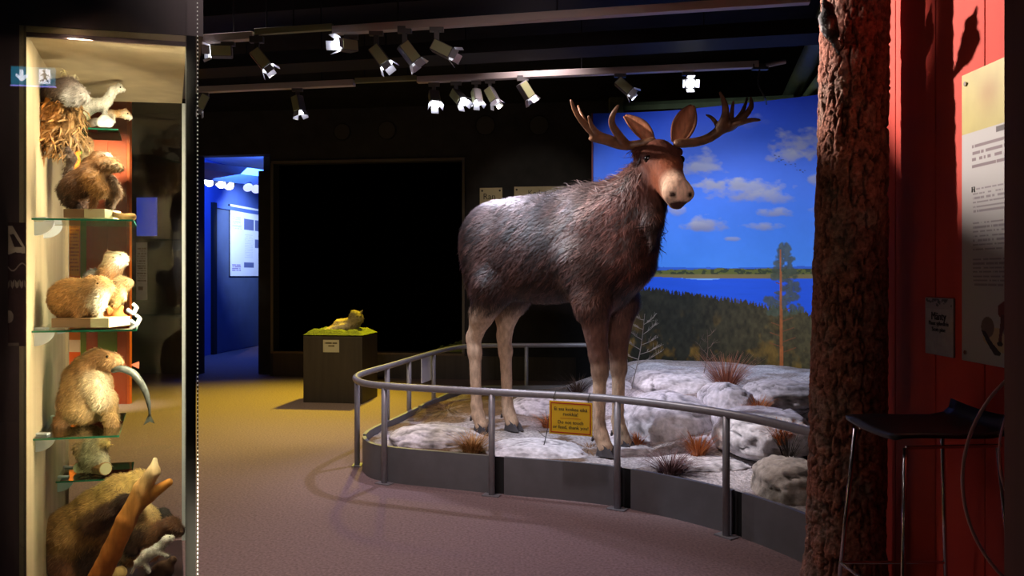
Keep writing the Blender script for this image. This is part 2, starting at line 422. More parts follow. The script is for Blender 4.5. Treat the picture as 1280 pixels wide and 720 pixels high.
def fposter(u, v):
    c = np.ones(u.shape+(3,))*np.array([.75, .78, .85])
    for (a0, b0, a1, b1) in ((.44, .17, .76, .33), (.80, .17, 1, .33), (.80, .46, 1, .58), (.44, .80, .76, .88)):
        m = (u > a0) & (u < a1) & (v > b0) & (v < b1); c[m] = (.12, .15, .32)
    c[rows(u, v, .16, .34, 9, .06, .36, 3)] = (.35, .38, .5); c[rows(u, v, .84, .94, 4, .06, .36, 4)] = (.25, .2, .4)
    c[rows(u, v, .06, .1, 1, .46, .9, 6)] = (.3, .3, .5); c[rows(u, v, .4, .75, 14, .46, .76, 8)] = (.55, .58, .7)
    return c
paint_panel('poster_print', (a.x, a.y, za), (b.x-a.x, b.y-a.y, 0), (0, 0, zb-za), 80, 120, fposter, po)

# ------------------------------------------------------------------ coloured exhibit panel and small screen far behind the glass case
ep = empty('exhibit_panel', G(123, 505), 'tall orange, green and rust red exhibit panel standing behind the glass case', 'panel')
Yp = G(123, 505).y
for (x0, x1, cc, nm) in ((70, 100, (225, 120, 20), 'orange_board'), (100.4, 107.6, (105, 120, 30), 'green_board'), (108, 134.5, (165, 75, 35), 'rust_board'), (135, 158, (170, 72, 30), 'rust_board'), (158.4, 162, (190, 85, 30), 'rust_board')):
    p0 = P(x0, 505, Yp); p1 = P(x1, 505, Yp)
    MB().box(((p0.x+p1.x)/2, Yp+.03, 1.9), (p1.x-p0.x, .06, 3.8)).build(nm, mat(nm, L3(*cc), .6, noise=.06, scale=3), ep)
p0 = P(86, 265, Yp-.012); p1 = P(99, 345, Yp-.012)
paint_panel('orange_print', p0, (p1.x-p0.x, 0, 0), (0, 0, p1.z-p0.z), 40, 80, lambda u, v: np.where(rows(u, v, .05, .95, 16, .08, .98, 12)[..., None], np.array(L3(190, 100, 15)), np.array(L3(235, 150, 25))), ep)
for y0, y1, cc in ((425, 440, (235, 200, 150)), (440, 480, (235, 95, 15))):
    p0 = P(84, y0, Yp-.012); p1 = P(100, y1, Yp-.012)
    MB().box(((p0.x+p1.x)/2, Yp-.006, (p0.z+p1.z)/2), (p1.x-p0.x, .012, p0.z-p1.z)).build('print_block', mat('print_block', L3(*cc), .6), ep)
p0 = P(122, 415, Yp-.012); p1 = P(146, 440, Yp-.012)
MB().box(((p0.x+p1.x)/2, Yp-.006, (p0.z+p1.z)/2), (p1.x-p0.x, .012, p0.z-p1.z)).build('print_block', mat('print_block_green', L3(95, 115, 30), .6), ep)
a = on_line(172, W0, WD)-WN*.04; b = on_line(186, W0, WD)-WN*.04
sg = empty('wall_notice', (a.x, a.y, 1.2), 'narrow pale notice sheet on the dark wall seen through the glass case', 'notice')
paint_panel('notice_sheet', (a.x, a.y, 1.6-(303-YH)*a.y/F), (b.x-a.x, b.y-a.y, 0), (0, 0, -(375-303)*a.y/F), 30, 80,
            lambda u, v: np.where((rows(u, v, .1, .7, 14, .1, .9, 5) | ((abs(u-.4) < .2) & (abs(v-.8) < .03)))[..., None], np.array([.16, .13, .14]), np.array([.45, .47, .6])), sg)
a = on_line(172, W0, WD)-WN*.03; b = on_line(197, W0, WD)-WN*.03
MBs = MB().prism([a, b, b+WN*.02, a+WN*.02], 1.6-(295-YH)*a.y/F, 1.6-(247-YH)*a.y/F)
tag(MBs.build('wall_screen', M['screen']), 'small glowing blue screen on the dark wall behind the glass case', 'screen')

# ------------------------------------------------------------------ red board wall on the right
XR = 1.9
wr = struct('wall_right', MB().box((XR+.08, 2.75, ZC/2), (.08, 3.1, ZC)), M['slot'])
ys = [4.28, 3.965, 3.59, 3.215, 2.84, 2.465, 2.09, 1.715, 1.34]
for y1, y0 in zip(ys, ys[1:]):
    MB().box((XR+.02, (y0+y1)/2, ZC/2), (.04, y1-y0-.006, ZC)).build('plank', M['redwood'], wr, bevel=.003)
struct('trim_6', MB().box((1.05, 1.275, ZC/2), (.5, .05, ZC)), M['darkpost'])

# printed information board on the red wall
XB = XR-.02
Y0b = XB/.563; Y1b = Y0b-.62; zt = 1.6+.25*Y0b; zb = 1.6-.105*Y0b
ib = empty('information_board', (XB, (Y0b+Y1b)/2, zb), 'tall pale information board with yellow heading and moose drawing on red planks', 'information board')
MB().box((XB+.004, (Y0b+Y1b)/2, (zt+zb)/2), (.008, Y0b-Y1b, zt-zb)).build('board', M['paper'], ib, bevel=.002)
def inpoly(u, v, pts):
    r = np.zeros(u.shape, bool); n = len(pts)
    for i in range(n):
        x0, y0 = pts[i]; x1, y1 = pts[(i+1) % n]
        c = ((y0 > v) != (y1 > v)) & (u < (x1-x0)*(v-y0)/((y1-y0) if y1 != y0 else 1e-9)+x0); r ^= c
    return r
def fboard(u, v):
    c = np.ones(u.shape+(3,))*np.array(L3(205, 203, 205)); g = fbm(u*6, v*8, 3)
    top = v < .21; c[top] = (np.array(L3(205, 190, 110))*(.8+.4*g[..., None]))[top]
    sm = np.exp(-(((u-.30)/.12)**2+((v-.09)/.06)**2))[..., None]*.5; c = c*(1-sm)+np.array(L3(170, 95, 40))*sm
    ringm = (abs(np.hypot((u-.66)/1.0, (v-.135)*1.92)-.15) < .02); c[ringm] = L3(235, 235, 240)
    c[rows(u, v, .215, .245, 1, .38, .95, 2, 10, .6)] = L3(80, 70, 75)
    c[rows(u, v, .255, .345, 4, .12, .95, 1, 14, .5)] = L3(135, 118, 126)
    for k, (a, b, q) in enumerate(((.405, .495, 6), (.52, .625, 7), (.645, .745, 7))): c[rows(u, v, a, b, q, .13, .92, 20+k, 24)] = L3(158, 150, 158)
    grd = ((u-.66)/.42)**2+((v-.91)/.05)**2 < 1; c[grd & (v > .875)] = L3(215, 190, 150)
    for (x, y, rx, ry, cc) in ((.29, .875, .07, .035, (125, 105, 90)), (.55, .88, .1, .03, (140, 115, 110)), (.85, .88, .14, .04, (140, 120, 110))):
        c[((u-x)/rx)**2+((v-y)/ry)**2 < 1] = L3(*cc)
    c[inpoly(u, v, [(.22, .885), (.27, .89), (.34, .925), (.43, .955), (.42, .965), (.36, .963), (.28, .925)])] = L3(25, 22, 25)
    body = [(.40, .80), (.46, .785), (.58, .782), (.72, .775), (.80, .755), (.86, .745), (.92, .757), (.93, .775), (.84, .79), (.80, .825), (.74, .845), (.56, .845), (.45, .85), (.40, .83)]
    c[inpoly(u, v, body)] = L3(130, 45, 45)
    for x, y, b2 in ((.42, .925, .02), (.52, .942, .03), (.70, .932, .0), (.76, .95, .03)):
        c[inpoly(u, v, [(x-.01+b2, .83), (x+.06+b2, .83), (x+.02, .90), (x+.02, y), (x-.02, y), (x-.01, .9)])] = L3(95, 32, 38)
        c[((u-x)/.03)**2+((v-y)/.008)**2 < 1] = L3(25, 18, 20)
    return c*.62
paint_panel('board_print', (XB-.002, Y0b, zt), (0, Y1b-Y0b, 0), (0, 0, zb-zt), 200, 380, fboard, ib)
text('board_letter', 'H', (XB-.003, Y0b-.083, zt-.405*(zt-zb)-.004), .032, M['ink'], ib, (0, -1, 0), (0, 0, 1))
for z in (zt-.04, zb+.035):
    MB().tube([(XB-.008, Y0b-.03, z), (XB, Y0b-.03, z)], .009, 10).build('screw', M['chrome'], ib)

# small name plate for the pine
ya, yb = 1.893/.517, 1.893/.552; zt2 = 1.6-(371.5-YH)*ya/F; zb2 = 1.6-(441-YH)*ya/F
npl = empty('name_plate', (1.893, (ya+yb)/2, zb2), 'small grey name plate reading Mänty on the red planks beside the trunk', 'name plate')
MB().box((1.895, (ya+yb)/2, (zt2+zb2)/2), (.008, ya-yb, zt2-zb2)).build('plate', mat('grey_plate', (.34, .31, .33), .6, noise=.1, scale=30), npl, bevel=.002)
ym = (ya+yb)/2
text('plate_text', 'Mänty', (1.890, ym, zt2-.083), .050, M['ink'], npl, (0, -1, 0), (0, 0, 1))
text('plate_text', 'Pinus sylvestris', (1.890, ym, zt2-.114), .027, M['ink'], npl, (0, -1, 0), (0, 0, 1))
text('plate_text', 'Scots pine', (1.890, ym, zt2-.141), .027, M['ink'], npl, (0, -1, 0), (0, 0, 1))
def fstrip(u, v):
    k = fbm(u*9, v*3+2, 8); return np.where((k > .42+.4*v)[..., None], np.array(L3(70, 72, 76)), np.array(L3(150, 142, 148)))
paint_panel('plate_picture', (1.8905, ya-.01, zt2-.004), (0, yb-ya+.02, 0), (0, 0, -.045), 40, 14, fstrip, npl)
# ================================================================== moose island: curb, rail, mural, ground
path = catmull([(.98, 9.72, 0), (.3, 9.70, 0), (-.40, 9.62, 0), (-.66, 9.30, 0), (-.88, 8.5, 0), (-1.08, 7.6, 0), (-1.25, 6.85, 0), (-1.17, 6.42, 0), (-.945, 6.20, 0), (-.45, 6.0, 0), (-.11, 5.87, 0), (.40, 5.70, 0), (.75, 5.53, 0), (1.10, 5.24, 0), (1.37, 4.93, 0), (1.56, 4.60, 0), (1.68, 4.3, 0)], 6)
pp = np.array([(p.x, p.y) for p in path]); seg = np.r_[0, np.cumsum(np.hypot(*np.diff(pp, axis=0).T))]
def at(s):      # point and direction of the curb line at arc length s
    x = np.interp(s, seg, pp[:, 0]); y = np.interp(s, seg, pp[:, 1]); e = .05
    t = np.array([np.interp(s+e, seg, pp[:, 0])-np.interp(s-e, seg, pp[:, 0]), np.interp(s+e, seg, pp[:, 1])-np.interp(s-e, seg, pp[:, 1])]); t /= np.linalg.norm(t)
    return Vector((x, y, 0)), t
def outw(s, off):
    p, t = at(s); nrm = Vector((-t[1], t[0], 0))       # left of travel
    return p-nrm*off
S = seg[-1]; CH = .275
def s_at(px, lo=0):         # arc length where the curb line passes column px (front part)
    k = 640+pp[:, 0]/pp[:, 1]*F; i0 = np.argmin(k)
    return float(np.interp(px, k[i0:], seg[i0:])), float(seg[i0])
posts = [s_at(x)[0] for x in (486, 618, 776, 915)]; s_min = s_at(486)[1]
cb_ = empty('platform_curb', (0, 6.0, 0), 'low dark grey curved curb panels edging the moose platform', 'curb')
cuts = [0, 2.0, s_min-1.6, s_min-.1]+posts[1:]+[S]
for a, b in zip(cuts, cuts[1:]):
    n = max(4, int((b-a)/.05)); ss = np.linspace(a+(.075 if a > 2.5 else 0), b-.004, n); v = []
    for s in ss:
        o = outw(s, 0); i = outw(s, -.03); v += [(o.x, o.y, 0), (o.x, o.y, CH), (i.x, i.y, CH), (i.x, i.y, 0)]
    f = [(4*k+j, 4*k+(j+1) % 4, 4*k+4+(j+1) % 4, 4*k+4+j) for k in range(n-1) for j in range(4)]+[(3, 2, 1, 0), (4*n-4, 4*n-3, 4*n-2, 4*n-1)]
    mk('curb_panel', v, f, M['curb'], cb_, smooth=False)
for c in cuts[3:-1]:
    o = outw(c+.036, -.024); p, t = at(c); ang = math.atan2(t[1], t[0])
    MB().box((o.x, o.y, CH/2-.003), (.10, .012, CH-.006), Euler((0, 0, ang))).build('joint_slot', M['slot'], cb_)

# guard rail
RZ, RO = .755, .055
gr = empty('guard_rail', (0, 5.9, 0), 'grey tubular steel guard rail with posts around the moose platform', 'railing')
rp = [outw(s, RO)+Vector((0, 0, RZ)) for s in np.linspace(.0, S+.02, 150)]
MB().tube(rp, .027, 14).build('handrail', M['steel'], gr, smooth=True)
k_all = 640+pp[:, 0]/pp[:, 1]*F
def s_back(px, y0, y1):
    m = (pp[:, 1] > y0) & (pp[:, 1] < y1) & (seg < s_min); i = np.argmin(np.where(m, abs(k_all-px), 1e9)); return seg[i]
plist = [s_back(662, 9.5, 9.9), s_back(548, 8, 9.5), s_back(520, 7.8, 9), s_back(489, 7.2, 8.2), s_back(449, 6.7, 7.2)]+posts
for s in plist:
    o = outw(s, RO)
    po_ = MB().tube([(o.x, o.y, .0), (o.x, o.y, RZ-.01)], .0235, 12).build('post', M['steel'], gr, smooth=True)
    p, t = at(s); ang = math.atan2(t[1], t[0])
    MB().box((o.x, o.y, .004), (.13, .075, .008), Euler((0, 0, ang))).build('foot_plate', M['steel'], po_)

# card hanging on the far left stretch of the rail
s0 = s_back(534, 8, 9.6); a = outw(s0, RO+.035); b = outw(s0-.33, RO+.035)
pc = MB().prism([a.to_2d(), b.to_2d(), b.to_2d()+Vector((.006, 0)), a.to_2d()+Vector((.006, 0))], RZ-.30, RZ-.03)
tag(pc.build('rail_card', M['white']), 'blank white card hanging from the far stretch of rail', 'card')

# yellow warning sign on the front rail
s1 = s_at(692)[0]; s2 = s_at(747)[0]
a = outw(s1, RO+.05); b = outw(s2, RO+.05); ux = (b-a).normalized(); wdt = (b-a).length
zt = H-(500.5-YH)*a.y/F; hgt = .232
ws = empty('warning_sign', ((a.x+b.x)/2, (a.y+b.y)/2, zt-hgt), 'yellow warning sign with red border hanging by wires from the front rail', 'sign')
nf = Vector((ux.y, -ux.x, 0)); cc = (a+b)/2; R = Matrix((ux, -nf, Vector((0, 0, 1)))).transposed()
zc = zt-hgt/2
spl = MB().box((cc.x, cc.y, zc), (wdt, .006, hgt), R).build('sign_plate', M['yellow'], ws)
for dx, dz, sx, sz in ((0, hgt/2-.014, wdt-.022, .007), (0, -hgt/2+.014, wdt-.022, .007), (-wdt/2+.014, 0, .007, hgt-.022), (wdt/2-.014, 0, .007, hgt-.022)):
    p = cc+ux*dx+nf*.004; MB().box((p.x, p.y, zc+dz), (sx, .003, sz), R).build('red_border', M['red'], spl)
for tx, dz, sz in (('Ei saa koskea eikä', .062, .034), ('ruokkia!', .028, .034), ('Do not touch', -.030, .034), ('or feed, thank you!', -.064, .034)):
    p = cc+nf*.0045; text('sign_text', tx, (p.x, p.y, zc+dz), sz, M['ink'], spl, ux, (0, 0, 1))
p = cc+nf*.004; MB().box((p.x, p.y, zc-.001), (.15, .002, .002), R).build('divider_line', M['red'], spl)
for k in (-.4, .4):
    p = cc+ux*wdt*k; q = p-nf*.05
    MB().tube([(p.x, p.y, zt-.02), (p.x, p.y, RZ+.0), (q.x, q.y, RZ+.032), (q.x-nf.x*.03, q.y-nf.y*.03, RZ), (q.x, q.y, RZ-.03), (p.x, p.y, RZ-.02)], .0025, 5).build('hanging_wire', M['wire'], ws)

# ------------------------------------------------------------------ mural
mp_ = catmull([(.90, 9.72, 0), (.98, 9.70, 0), (1.84, 9.54, 0), (2.72, 9.08, 0), (3.34, 8.68, 0), (3.85, 8.2, 0)], 60)[60:]
mq = np.array([(p.x, p.y) for p in mp_]); ms = np.r_[0, np.cumsum(np.hypot(*np.diff(mq, axis=0).T))]
nu, nv = 430, 560; su = np.linspace(0, ms[-1], nu); mx = np.interp(su, ms, mq[:, 0]); my = np.interp(su, ms, mq[:, 1])
zt, zb = 3.57, .2
zz = np.linspace(zt, zb, nv); X = np.tile(mx, (nv, 1)); Y = np.tile(my, (nv, 1)); Z = np.tile(zz[:, None], (1, nu))
px = 640+X/Y*F; py = YH-(Z-H)/Y*F
def mural(px, py):
    t = np.clip((py-120)/215, 0, 1)[..., None]
    c = (1-t)*np.array(L3(22, 62, 205))+t*np.array(L3(70, 140, 240)); c = c*(.96+.08*fbm(px/9, py/9, 40)[..., None])
    n1 = fbm(px/13, py/8, 50, 5)-.5
    for (x, y, rx, ry, al) in ((925, 237, 58, 15, .85), (962, 246, 30, 10, .7), (905, 230, 30, 9, .8), (880, 203, 26, 17, .7), (868, 212, 40, 10, .6), (998, 180, 34, 20, .85), (985, 195, 28, 9, .8), (967, 265, 32, 6, .8), (957, 283, 30, 6, .8), (886, 279, 30, 10, .85), (868, 282, 20, 5, .7), (916, 299, 11, 3, .7), (1020, 222, 12, 9, .8), (1016, 262, 10, 5, .6), (805, 208, 18, 8, .6), (930, 150, 30, 12, .25), (1050, 240, 30, 14, .7), (845, 263, 12, 7, .7)):
        d = ((px-x)/rx)**2+((py-y)/ry)**2; m = np.clip(1.0-d+n1*2.4, 0, 1)[..., None]*al
        sh = np.clip((py-y)/ry*.5+.5, 0, 1)[..., None]; cc = np.array(L3(176, 174, 188))*(1-sh)+np.array(L3(128, 128, 160))*sh
        c = c*(1-m)+cc*m
    hz = 331+fbm(px/40, px*0+3, 60)*5; m = (py > hz) & (py < 346); c[m] = L3(45, 95, 205)
    lake = py > 344; c[lake] = (np.array(L3(28, 88, 222))*(1+.12*(fbm(px/30, py/2.5, 61)-.5)[..., None]))[lake]
    wh = lake & (np.abs(py-347-2*np.sin(px/17)) < 1) & (px < 900); c[wh] = L3(120, 170, 240)
    isl = (py > 337+3*(fbm(px/12, px*0+8, 62)-.3)-2*np.clip((px-830)/60, 0, 1)) & (py < 346.5-1.5*np.clip((830-px)/30, -1, 1)) & (px > 806)
    g = fbm(px/5, py/3, 63); c[isl] = (np.where(g[..., None] > .5, np.array(L3(95, 100, 40)), np.array(L3(52, 62, 36))))[isl]
    lo = isl & (py > 343); c[lo] = L3(125, 110, 70)
    shore = np.interp(px, [700, 790, 830, 870, 920, 960, 1000, 1020, 1100], [355, 360, 365, 371, 377, 384, 391, 396, 404])
    wp = px/4.3+1.6*fbm(px/9, px*0+5, 68); sp = np.abs((wp % 1)-.5)*2*(1+8*vnoise(np.floor(wp)*3.7, px*0, 64)); fo = py > shore+sp-5
    g = fbm(px/4, py/6, 65, 5); g2 = fbm(px/14, py/20, 66, 4); r = np.clip((px-860)/130, 0, 1)[..., None]
    fc = np.array(L3(30, 30, 22))*(1-r)+np.array(L3(66, 58, 34))*r
    fc = fc*(.2+2.1*g[..., None]); y_ = np.clip((g2-.56)*6, 0, 1)[..., None]*np.clip((py-385)/50, 0, 1)[..., None]
    fc = fc*(1-y_*.6)+np.array(L3(128, 95, 30))*y_*.6*(.4+1.1*g[..., None])
    c[fo] = fc[fo]
    # the tall pine of the picture
    tr = (np.abs(px-(978+.01*(py-400)-1.5)) < .8+np.clip((py-320)/110, 0, 1.4)) & (py > 312) & (py < 462)
    rng = np.random.RandomState(5); leaf = np.zeros(px.shape)
    for k in range(150):
        h = rng.rand(); yy = 306+h*86; wd = 3+19*min(1, h*1.25); xx = 980+rng.uniform(-1, 1)*wd; rr = rng.uniform(2.8, 6.2)
        leaf = np.maximum(leaf, np.clip(1.3-((px-xx)/rr)**2-((py-yy)/(rr*.75))**2+(g-.5)*2.5, 0, 1))
    for k in range(18):
        yy = 330+k*6.5; sdn = 1 if k % 2 else -1; ln = 6+12*(k/18)
        b = (np.abs((py-yy)-(px-978)*sdn*-.35*1) < .55) & ((px-978)*sdn > 0) & ((px-978)*sdn < ln); c[b] = L3(120, 70, 40)
    m = np.clip(leaf*1.3, 0, 1)[..., None]*.9; c = c*(1-m)+np.array(L3(70, 78, 62))*(.4+1.2*g[..., None])*m
    c[tr] = (np.array(L3(165, 92, 45))*(.6+.8*g[..., None]))[tr]
    for k in range(16):
        bx = 966+k*2.5+rng.rand()*4; by = 192+k*1.2+rng.rand()*8; c[(np.abs(px-bx) < 1) & (np.abs(py-by) < .5)] = L3(25, 35, 80)
    return c
mu = empty('landscape_mural', (2.3, 9.2, 0), 'tall curved wall mural of blue sky, lake and pine forest behind the moose', 'mural')
i = np.arange(nu*nv).reshape(nv, nu); f = np.stack([i[:-1, :-1], i[1:, :-1], i[1:, 1:], i[:-1, 1:]], -1).reshape(-1, 4)
mk('mural_print', np.stack([X, Y, Z], -1).reshape(-1, 3), f, M['print'], mu, cols=mural(px, py).reshape(-1, 3), smooth=True)
bk = MB(); q = [(x, y+.01) for x, y in zip(mx[::10], my[::10])]; bk.prism(q+[(x+.05, y+.05) for x, y in q[::-1]], 0, zt+.004)
bk.build('mural_backing', mat('mural_backing', (.05, .03, .03), .7), mu)
MB().box((mx[0]-.008, my[0], 1.9), (.014, .05, 3.34)).build('edge_strip', mat('red_edge', (.16, .03, .03), .6), mu)
a = P(765, 134, 9.95); b = P(992, 124, 9.2)
MB().tube([a, b], .05, 4).build('support_bar', M['pipe'], mu)
MB().box(P(770, 136, 9.9), (.17, .12, .26)).build('support_bracket', M['pipe'], mu)
MB().tube([P(770, 140, 9.93), (P(770, 140, 9.93).x, 9.93, 0)], .04, 8).build('support_post', M['pipe'], mu)

# ------------------------------------------------------------------ rocky ground
def sst(a, b, x):
    t = np.clip((x-a)/(b-a), 0, 1); return t*t*(3-2*t)
def gh(X, Y):
    z = .215+.30*sst(.3, 1.5, X)*sst(6.0, 8.0, Y)+.10*sst(.9, 1.7, X)*sst(5.2, 6.4, Y)
    z = z+.05*np.exp(-((X+.2)**2+(Y-8.2)**2)/.5)
    return z+.045*(fbm(np.asarray(X)*2.2+5, np.asarray(Y)*2.2, 70, 5)-.5)
def hit(px, py):
    for Y in np.arange(4.3, 9.6, .01):
        if H-(py-YH)*Y/F <= float(gh(np.array((px-640)*Y/F), np.array(Y))): return P(px, py, Y)
    return P(px, py, 9.0)
inner = [tuple(outw(s, -.035).to_2d()) for s in np.linspace(.02, S-.02, 120)]
right = [(1.72, 4.35), (2.6, 5.6), (3.6, 7.6), (3.72, 8.15), (3.2, 8.62), (2.6, 8.98), (1.8, 9.4), (1.0, 9.58)]
poly = inner+right
bm = bmesh.new(); st = .04
gx, gy = np.meshgrid(np.arange(-1.5, 3.9, st), np.arange(4.1, 9.8, st), indexing='ij')
ins = inpoly(gx, gy, poly)
def pdist2(x, y):
    q = np.array(poly); d = 1e9
    for a, b in zip(q, np.roll(q, -1, 0)):
        ab = b-a; t = np.clip(((x-a[0])*ab[0]+(y-a[1])*ab[1])/(ab@ab+1e-9), 0, 1); d = np.minimum(d, np.hypot(x-a[0]-t*ab[0], y-a[1]-t*ab[1]))
    return d
near = pdist2(gx, gy); ok = ins | (near < st*.9)
# snap the outermost cells to the inside of the curb
idx = -np.ones(gx.shape, int); idx[ok] = np.arange(ok.sum())
vx, vy = gx[ok].copy(), gy[ok].copy()
out = ~ins[ok]
Q = np.array(poly)
for k in np.nonzero(out)[0]:
    best = None
    for a, b in zip(Q, np.roll(Q, -1, 0)):
        ab = b-a; t = np.clip(((vx[k]-a[0])*ab[0]+(vy[k]-a[1])*ab[1])/(ab@ab+1e-9), 0, 1); c = a+t*ab; d = (c[0]-vx[k])**2+(c[1]-vy[k])**2
        if best is None or d < best[0]: best = (d, c)
    vx[k], vy[k] = best[1]
vz = gh(vx, vy)
I = idx; q = np.stack([I[:-1, :-1], I[1:, :-1], I[1:, 1:], I[:-1, 1:]], -1).reshape(-1, 4); q = q[(q >= 0).all(1)]
lit = fbm(vx*3, vy*3, 71, 5)[:, None]; sand = fbm(vx*7+3, vy*7, 72, 4)[:, None]
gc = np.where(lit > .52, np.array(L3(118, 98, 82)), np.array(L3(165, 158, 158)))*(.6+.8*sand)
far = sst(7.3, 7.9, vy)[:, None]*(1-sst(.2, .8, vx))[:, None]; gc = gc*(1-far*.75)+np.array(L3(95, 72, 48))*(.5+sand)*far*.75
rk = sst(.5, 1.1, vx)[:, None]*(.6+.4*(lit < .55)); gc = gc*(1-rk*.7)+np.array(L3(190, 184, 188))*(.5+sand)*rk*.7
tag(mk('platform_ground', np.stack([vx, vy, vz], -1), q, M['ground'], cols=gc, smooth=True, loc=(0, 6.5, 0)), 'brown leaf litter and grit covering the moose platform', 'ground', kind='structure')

# granite outcrops
def boulder(name, label, px, py, rx, ry, dep, colr=(212, 208, 212), rot=0, sink=.35, seed=0, Y=None, rough=.06, dark=.12):
    c = hit(px, py) if Y is None else P(px, py, Y); k = c.y/F; a, b, d = rx*k, dep, ry*k
    r = np.random.RandomState(seed); n, m2 = 64, 40
    u, v = np.meshgrid(np.linspace(0, 2*np.pi, n, endpoint=False), np.linspace(0, np.pi, m2), indexing='ij')
    D = np.stack([np.cos(u)*np.sin(v), np.sin(u)*np.sin(v), np.cos(v)], -1).reshape(-1, 3)
    e = .82; D2 = np.sign(D)*np.abs(D)**e
    ns = n3(D*1.0+seed*3.1, 1.6, seed)-.5; ns2 = n3(D+seed, 5, seed+3)-.5
    crk = np.exp(-(np.abs(n3(D+seed*1.7, 2.1, seed+30)-.5)/.014)**2)
    ns3 = n3(D+seed*2.2, 11, seed+6)-.5; Rr = 1+ns*.62+ns2*.22+ns3*.09-crk*rough
    V = D2*Rr[:, None]*np.array([a, b, d]); cz, sz = math.cos(rot), math.sin(rot)
    V = np.stack([V[:, 0]*cz-V[:, 1]*sz, V[:, 0]*sz+V[:, 1]*cz, V[:, 2]], -1)
    V += np.array([c.x, c.y+dep*.25, c.z-d*sink])
    i = np.arange(n*m2).reshape(n, m2); j = np.roll(i, -1, 0)
    f = np.stack([i[:, :-1], i[:, 1:], j[:, 1:], j[:, :-1]], -1).reshape(-1, 4)
    g = n3(V, 5, seed+40)[:, None]; g2 = n3(V, 16, seed+41)[:, None]
    C = np.array(L3(*colr))*(.65+.7*g); C = C*(1-.55*np.clip((g2-.56)*8, 0, 1)); C = C*(1-.6*crk[:, None])
    br = np.clip((n3(V+5, 2.5, seed+44)-.53)*9, 0, 1)[:, None]*dark*2.2; C = C*(1-br)+np.array(L3(98, 78, 70))*br
    return tag(mk(name, V, f, M['rock'], cols=C, smooth=True), label, 'rock', 'granite rocks of the moose platform')
boulder('granite_slab', 'flat pale granite slab beside the straw tuft at the rear hooves', 545, 552, 62, 20, .42, sink=.3, seed=1)
boulder('granite_slab', 'low bluish white granite slab under the warning sign', 668, 566, 70, 17, .32, sink=.45, seed=2)
boulder('granite_slab', 'long pale granite slab sloping up behind the rear hooves', 690, 512, 62, 24, .55, sink=.35, seed=3)
boulder('granite_boulder', 'broad white granite boulder behind the front hooves', 836, 526, 60, 42, .55, sink=.25, seed=4)
boulder('granite_boulder', 'long rounded granite boulder crowning the rocks below the forest mural', 848, 488, 58, 26, .5, sink=.2, seed=5, Y=7.7)
boulder('granite_boulder', 'tall narrow cracked granite boulder left of the orange grass cleft', 914, 522, 36, 44, .45, sink=.1, seed=6, Y=6.7)
boulder('granite_slab', 'pale layered granite slab at the top beside the pine trunk', 985, 496, 48, 24, .4, sink=.2, seed=7, Y=6.7)
boulder('granite_slab', 'slanting granite slab with orange grass below the layered top slab', 960, 538, 58, 30, .45, sink=.25, seed=8, Y=5.9)
boulder('granite_boulder', 'grey lichen covered granite boulder against the curb by the trunk', 990, 602, 44, 36, .26, (168, 160, 152), sink=.25, seed=9, Y=5.05)
boulder('granite_slab', 'thin low granite slab along the front curb before the cracked boulders', 880, 582, 60, 12, .28, sink=.4, seed=10)
boulder('granite_slab', 'small pale granite slab between the front hooves and purple heather', 790, 562, 38, 12, .25, sink=.4, seed=11)
boulder('granite_boulder', 'rounded pale granite boulder at the back left of the rocks', 770, 492, 34, 20, .4, sink=.3, seed=12)

# plants
def tuft(name, label, px, py, hpx, spread, n, c1, c2, cat='grass tuft', Y=None, curl=.5, wd=.0035, group='dry plants on the moose platform'):
    c = hit(px, py) if Y is None else P(px, py, Y); k = c.y/F; r = np.random.RandomState(int(px*7+py)); v = []; f = []; C = []
    for i in range(n):
        a = r.uniform(0, 2*np.pi); sp = spread*k*math.sqrt(r.rand()); hh = hpx*k*(.5+.6*r.rand()); d = np.array([math.cos(a), math.sin(a)])
        b0 = np.array([c.x, c.y])+d*sp*.25; w = np.array([-d[1], d[0], 0])*wd*(.6+.8*r.rand()); col = np.array(c1)+(np.array(c2)-np.array(c1))*r.rand()
        base = len(v); m = 4
        for q in range(m):
            t = q/(m-1); xy = b0+d*sp*t**1.5; z = c.z-.02+hh*(t-curl*t*t*.6); p = np.array([xy[0], xy[1], z]); ww = w*(1-.85*t); v += [p-ww, p+ww]; C += [col, col]
        f += [(base+2*q, base+2*q+1, base+2*q+3, base+2*q+2) for q in range(m-1)]
    return tag(mk(name, v, f, M['blade'], cols=np.array(C)), label, cat, group)
ST1, ST2 = L3(150, 105, 60), L3(205, 165, 115); OR1, OR2 = L3(150, 80, 40), L3(215, 140, 85); PU1, PU2 = L3(70, 50, 50), L3(125, 95, 95); RB1, RB2 = L3(120, 70, 55), L3(190, 130, 105); DK1, DK2 = L3(35, 30, 30), L3(80, 72, 68)
tuft('grass_tuft', 'round straw coloured grass tuft in front of the rear hooves', 590, 566, 44, 34, 420, ST1, ST2, curl=.7)
tuft('grass_tuft', 'small orange grass tuft behind the warning sign', 686, 534, 34, 26, 180, OR1, OR2, curl=.8)
tuft('grass_tuft', 'small orange grass tuft beside the front hooves', 797, 560, 34, 18, 180, OR1, OR2, curl=.6)
tuft('grass_tuft', 'orange grass tuft on the white boulder right of the hooves', 872, 572, 44, 26, 260, OR1, OR2, curl=.5)
tuft('heather_clump', 'dull purple heather clump by the front curb', 838, 592, 36, 44, 420, PU1, PU2, 'heather', curl=.5)
tuft('dry_bush', 'reddish brown dry bush on top of the rocks before the mural', 908, 486, 50, 42, 340, RB1, RB2, 'bush', Y=7.3, curl=.2)
tuft('grass_tuft', 'orange grass tuft growing in the cleft of the cracked boulders', 948, 522, 40, 22, 260, OR1, OR2, Y=6.3)
tuft('grass_tuft', 'orange grass tuft on the slanting slab near the trunk', 975, 552, 40, 28, 240, OR1, OR2, Y=5.6)
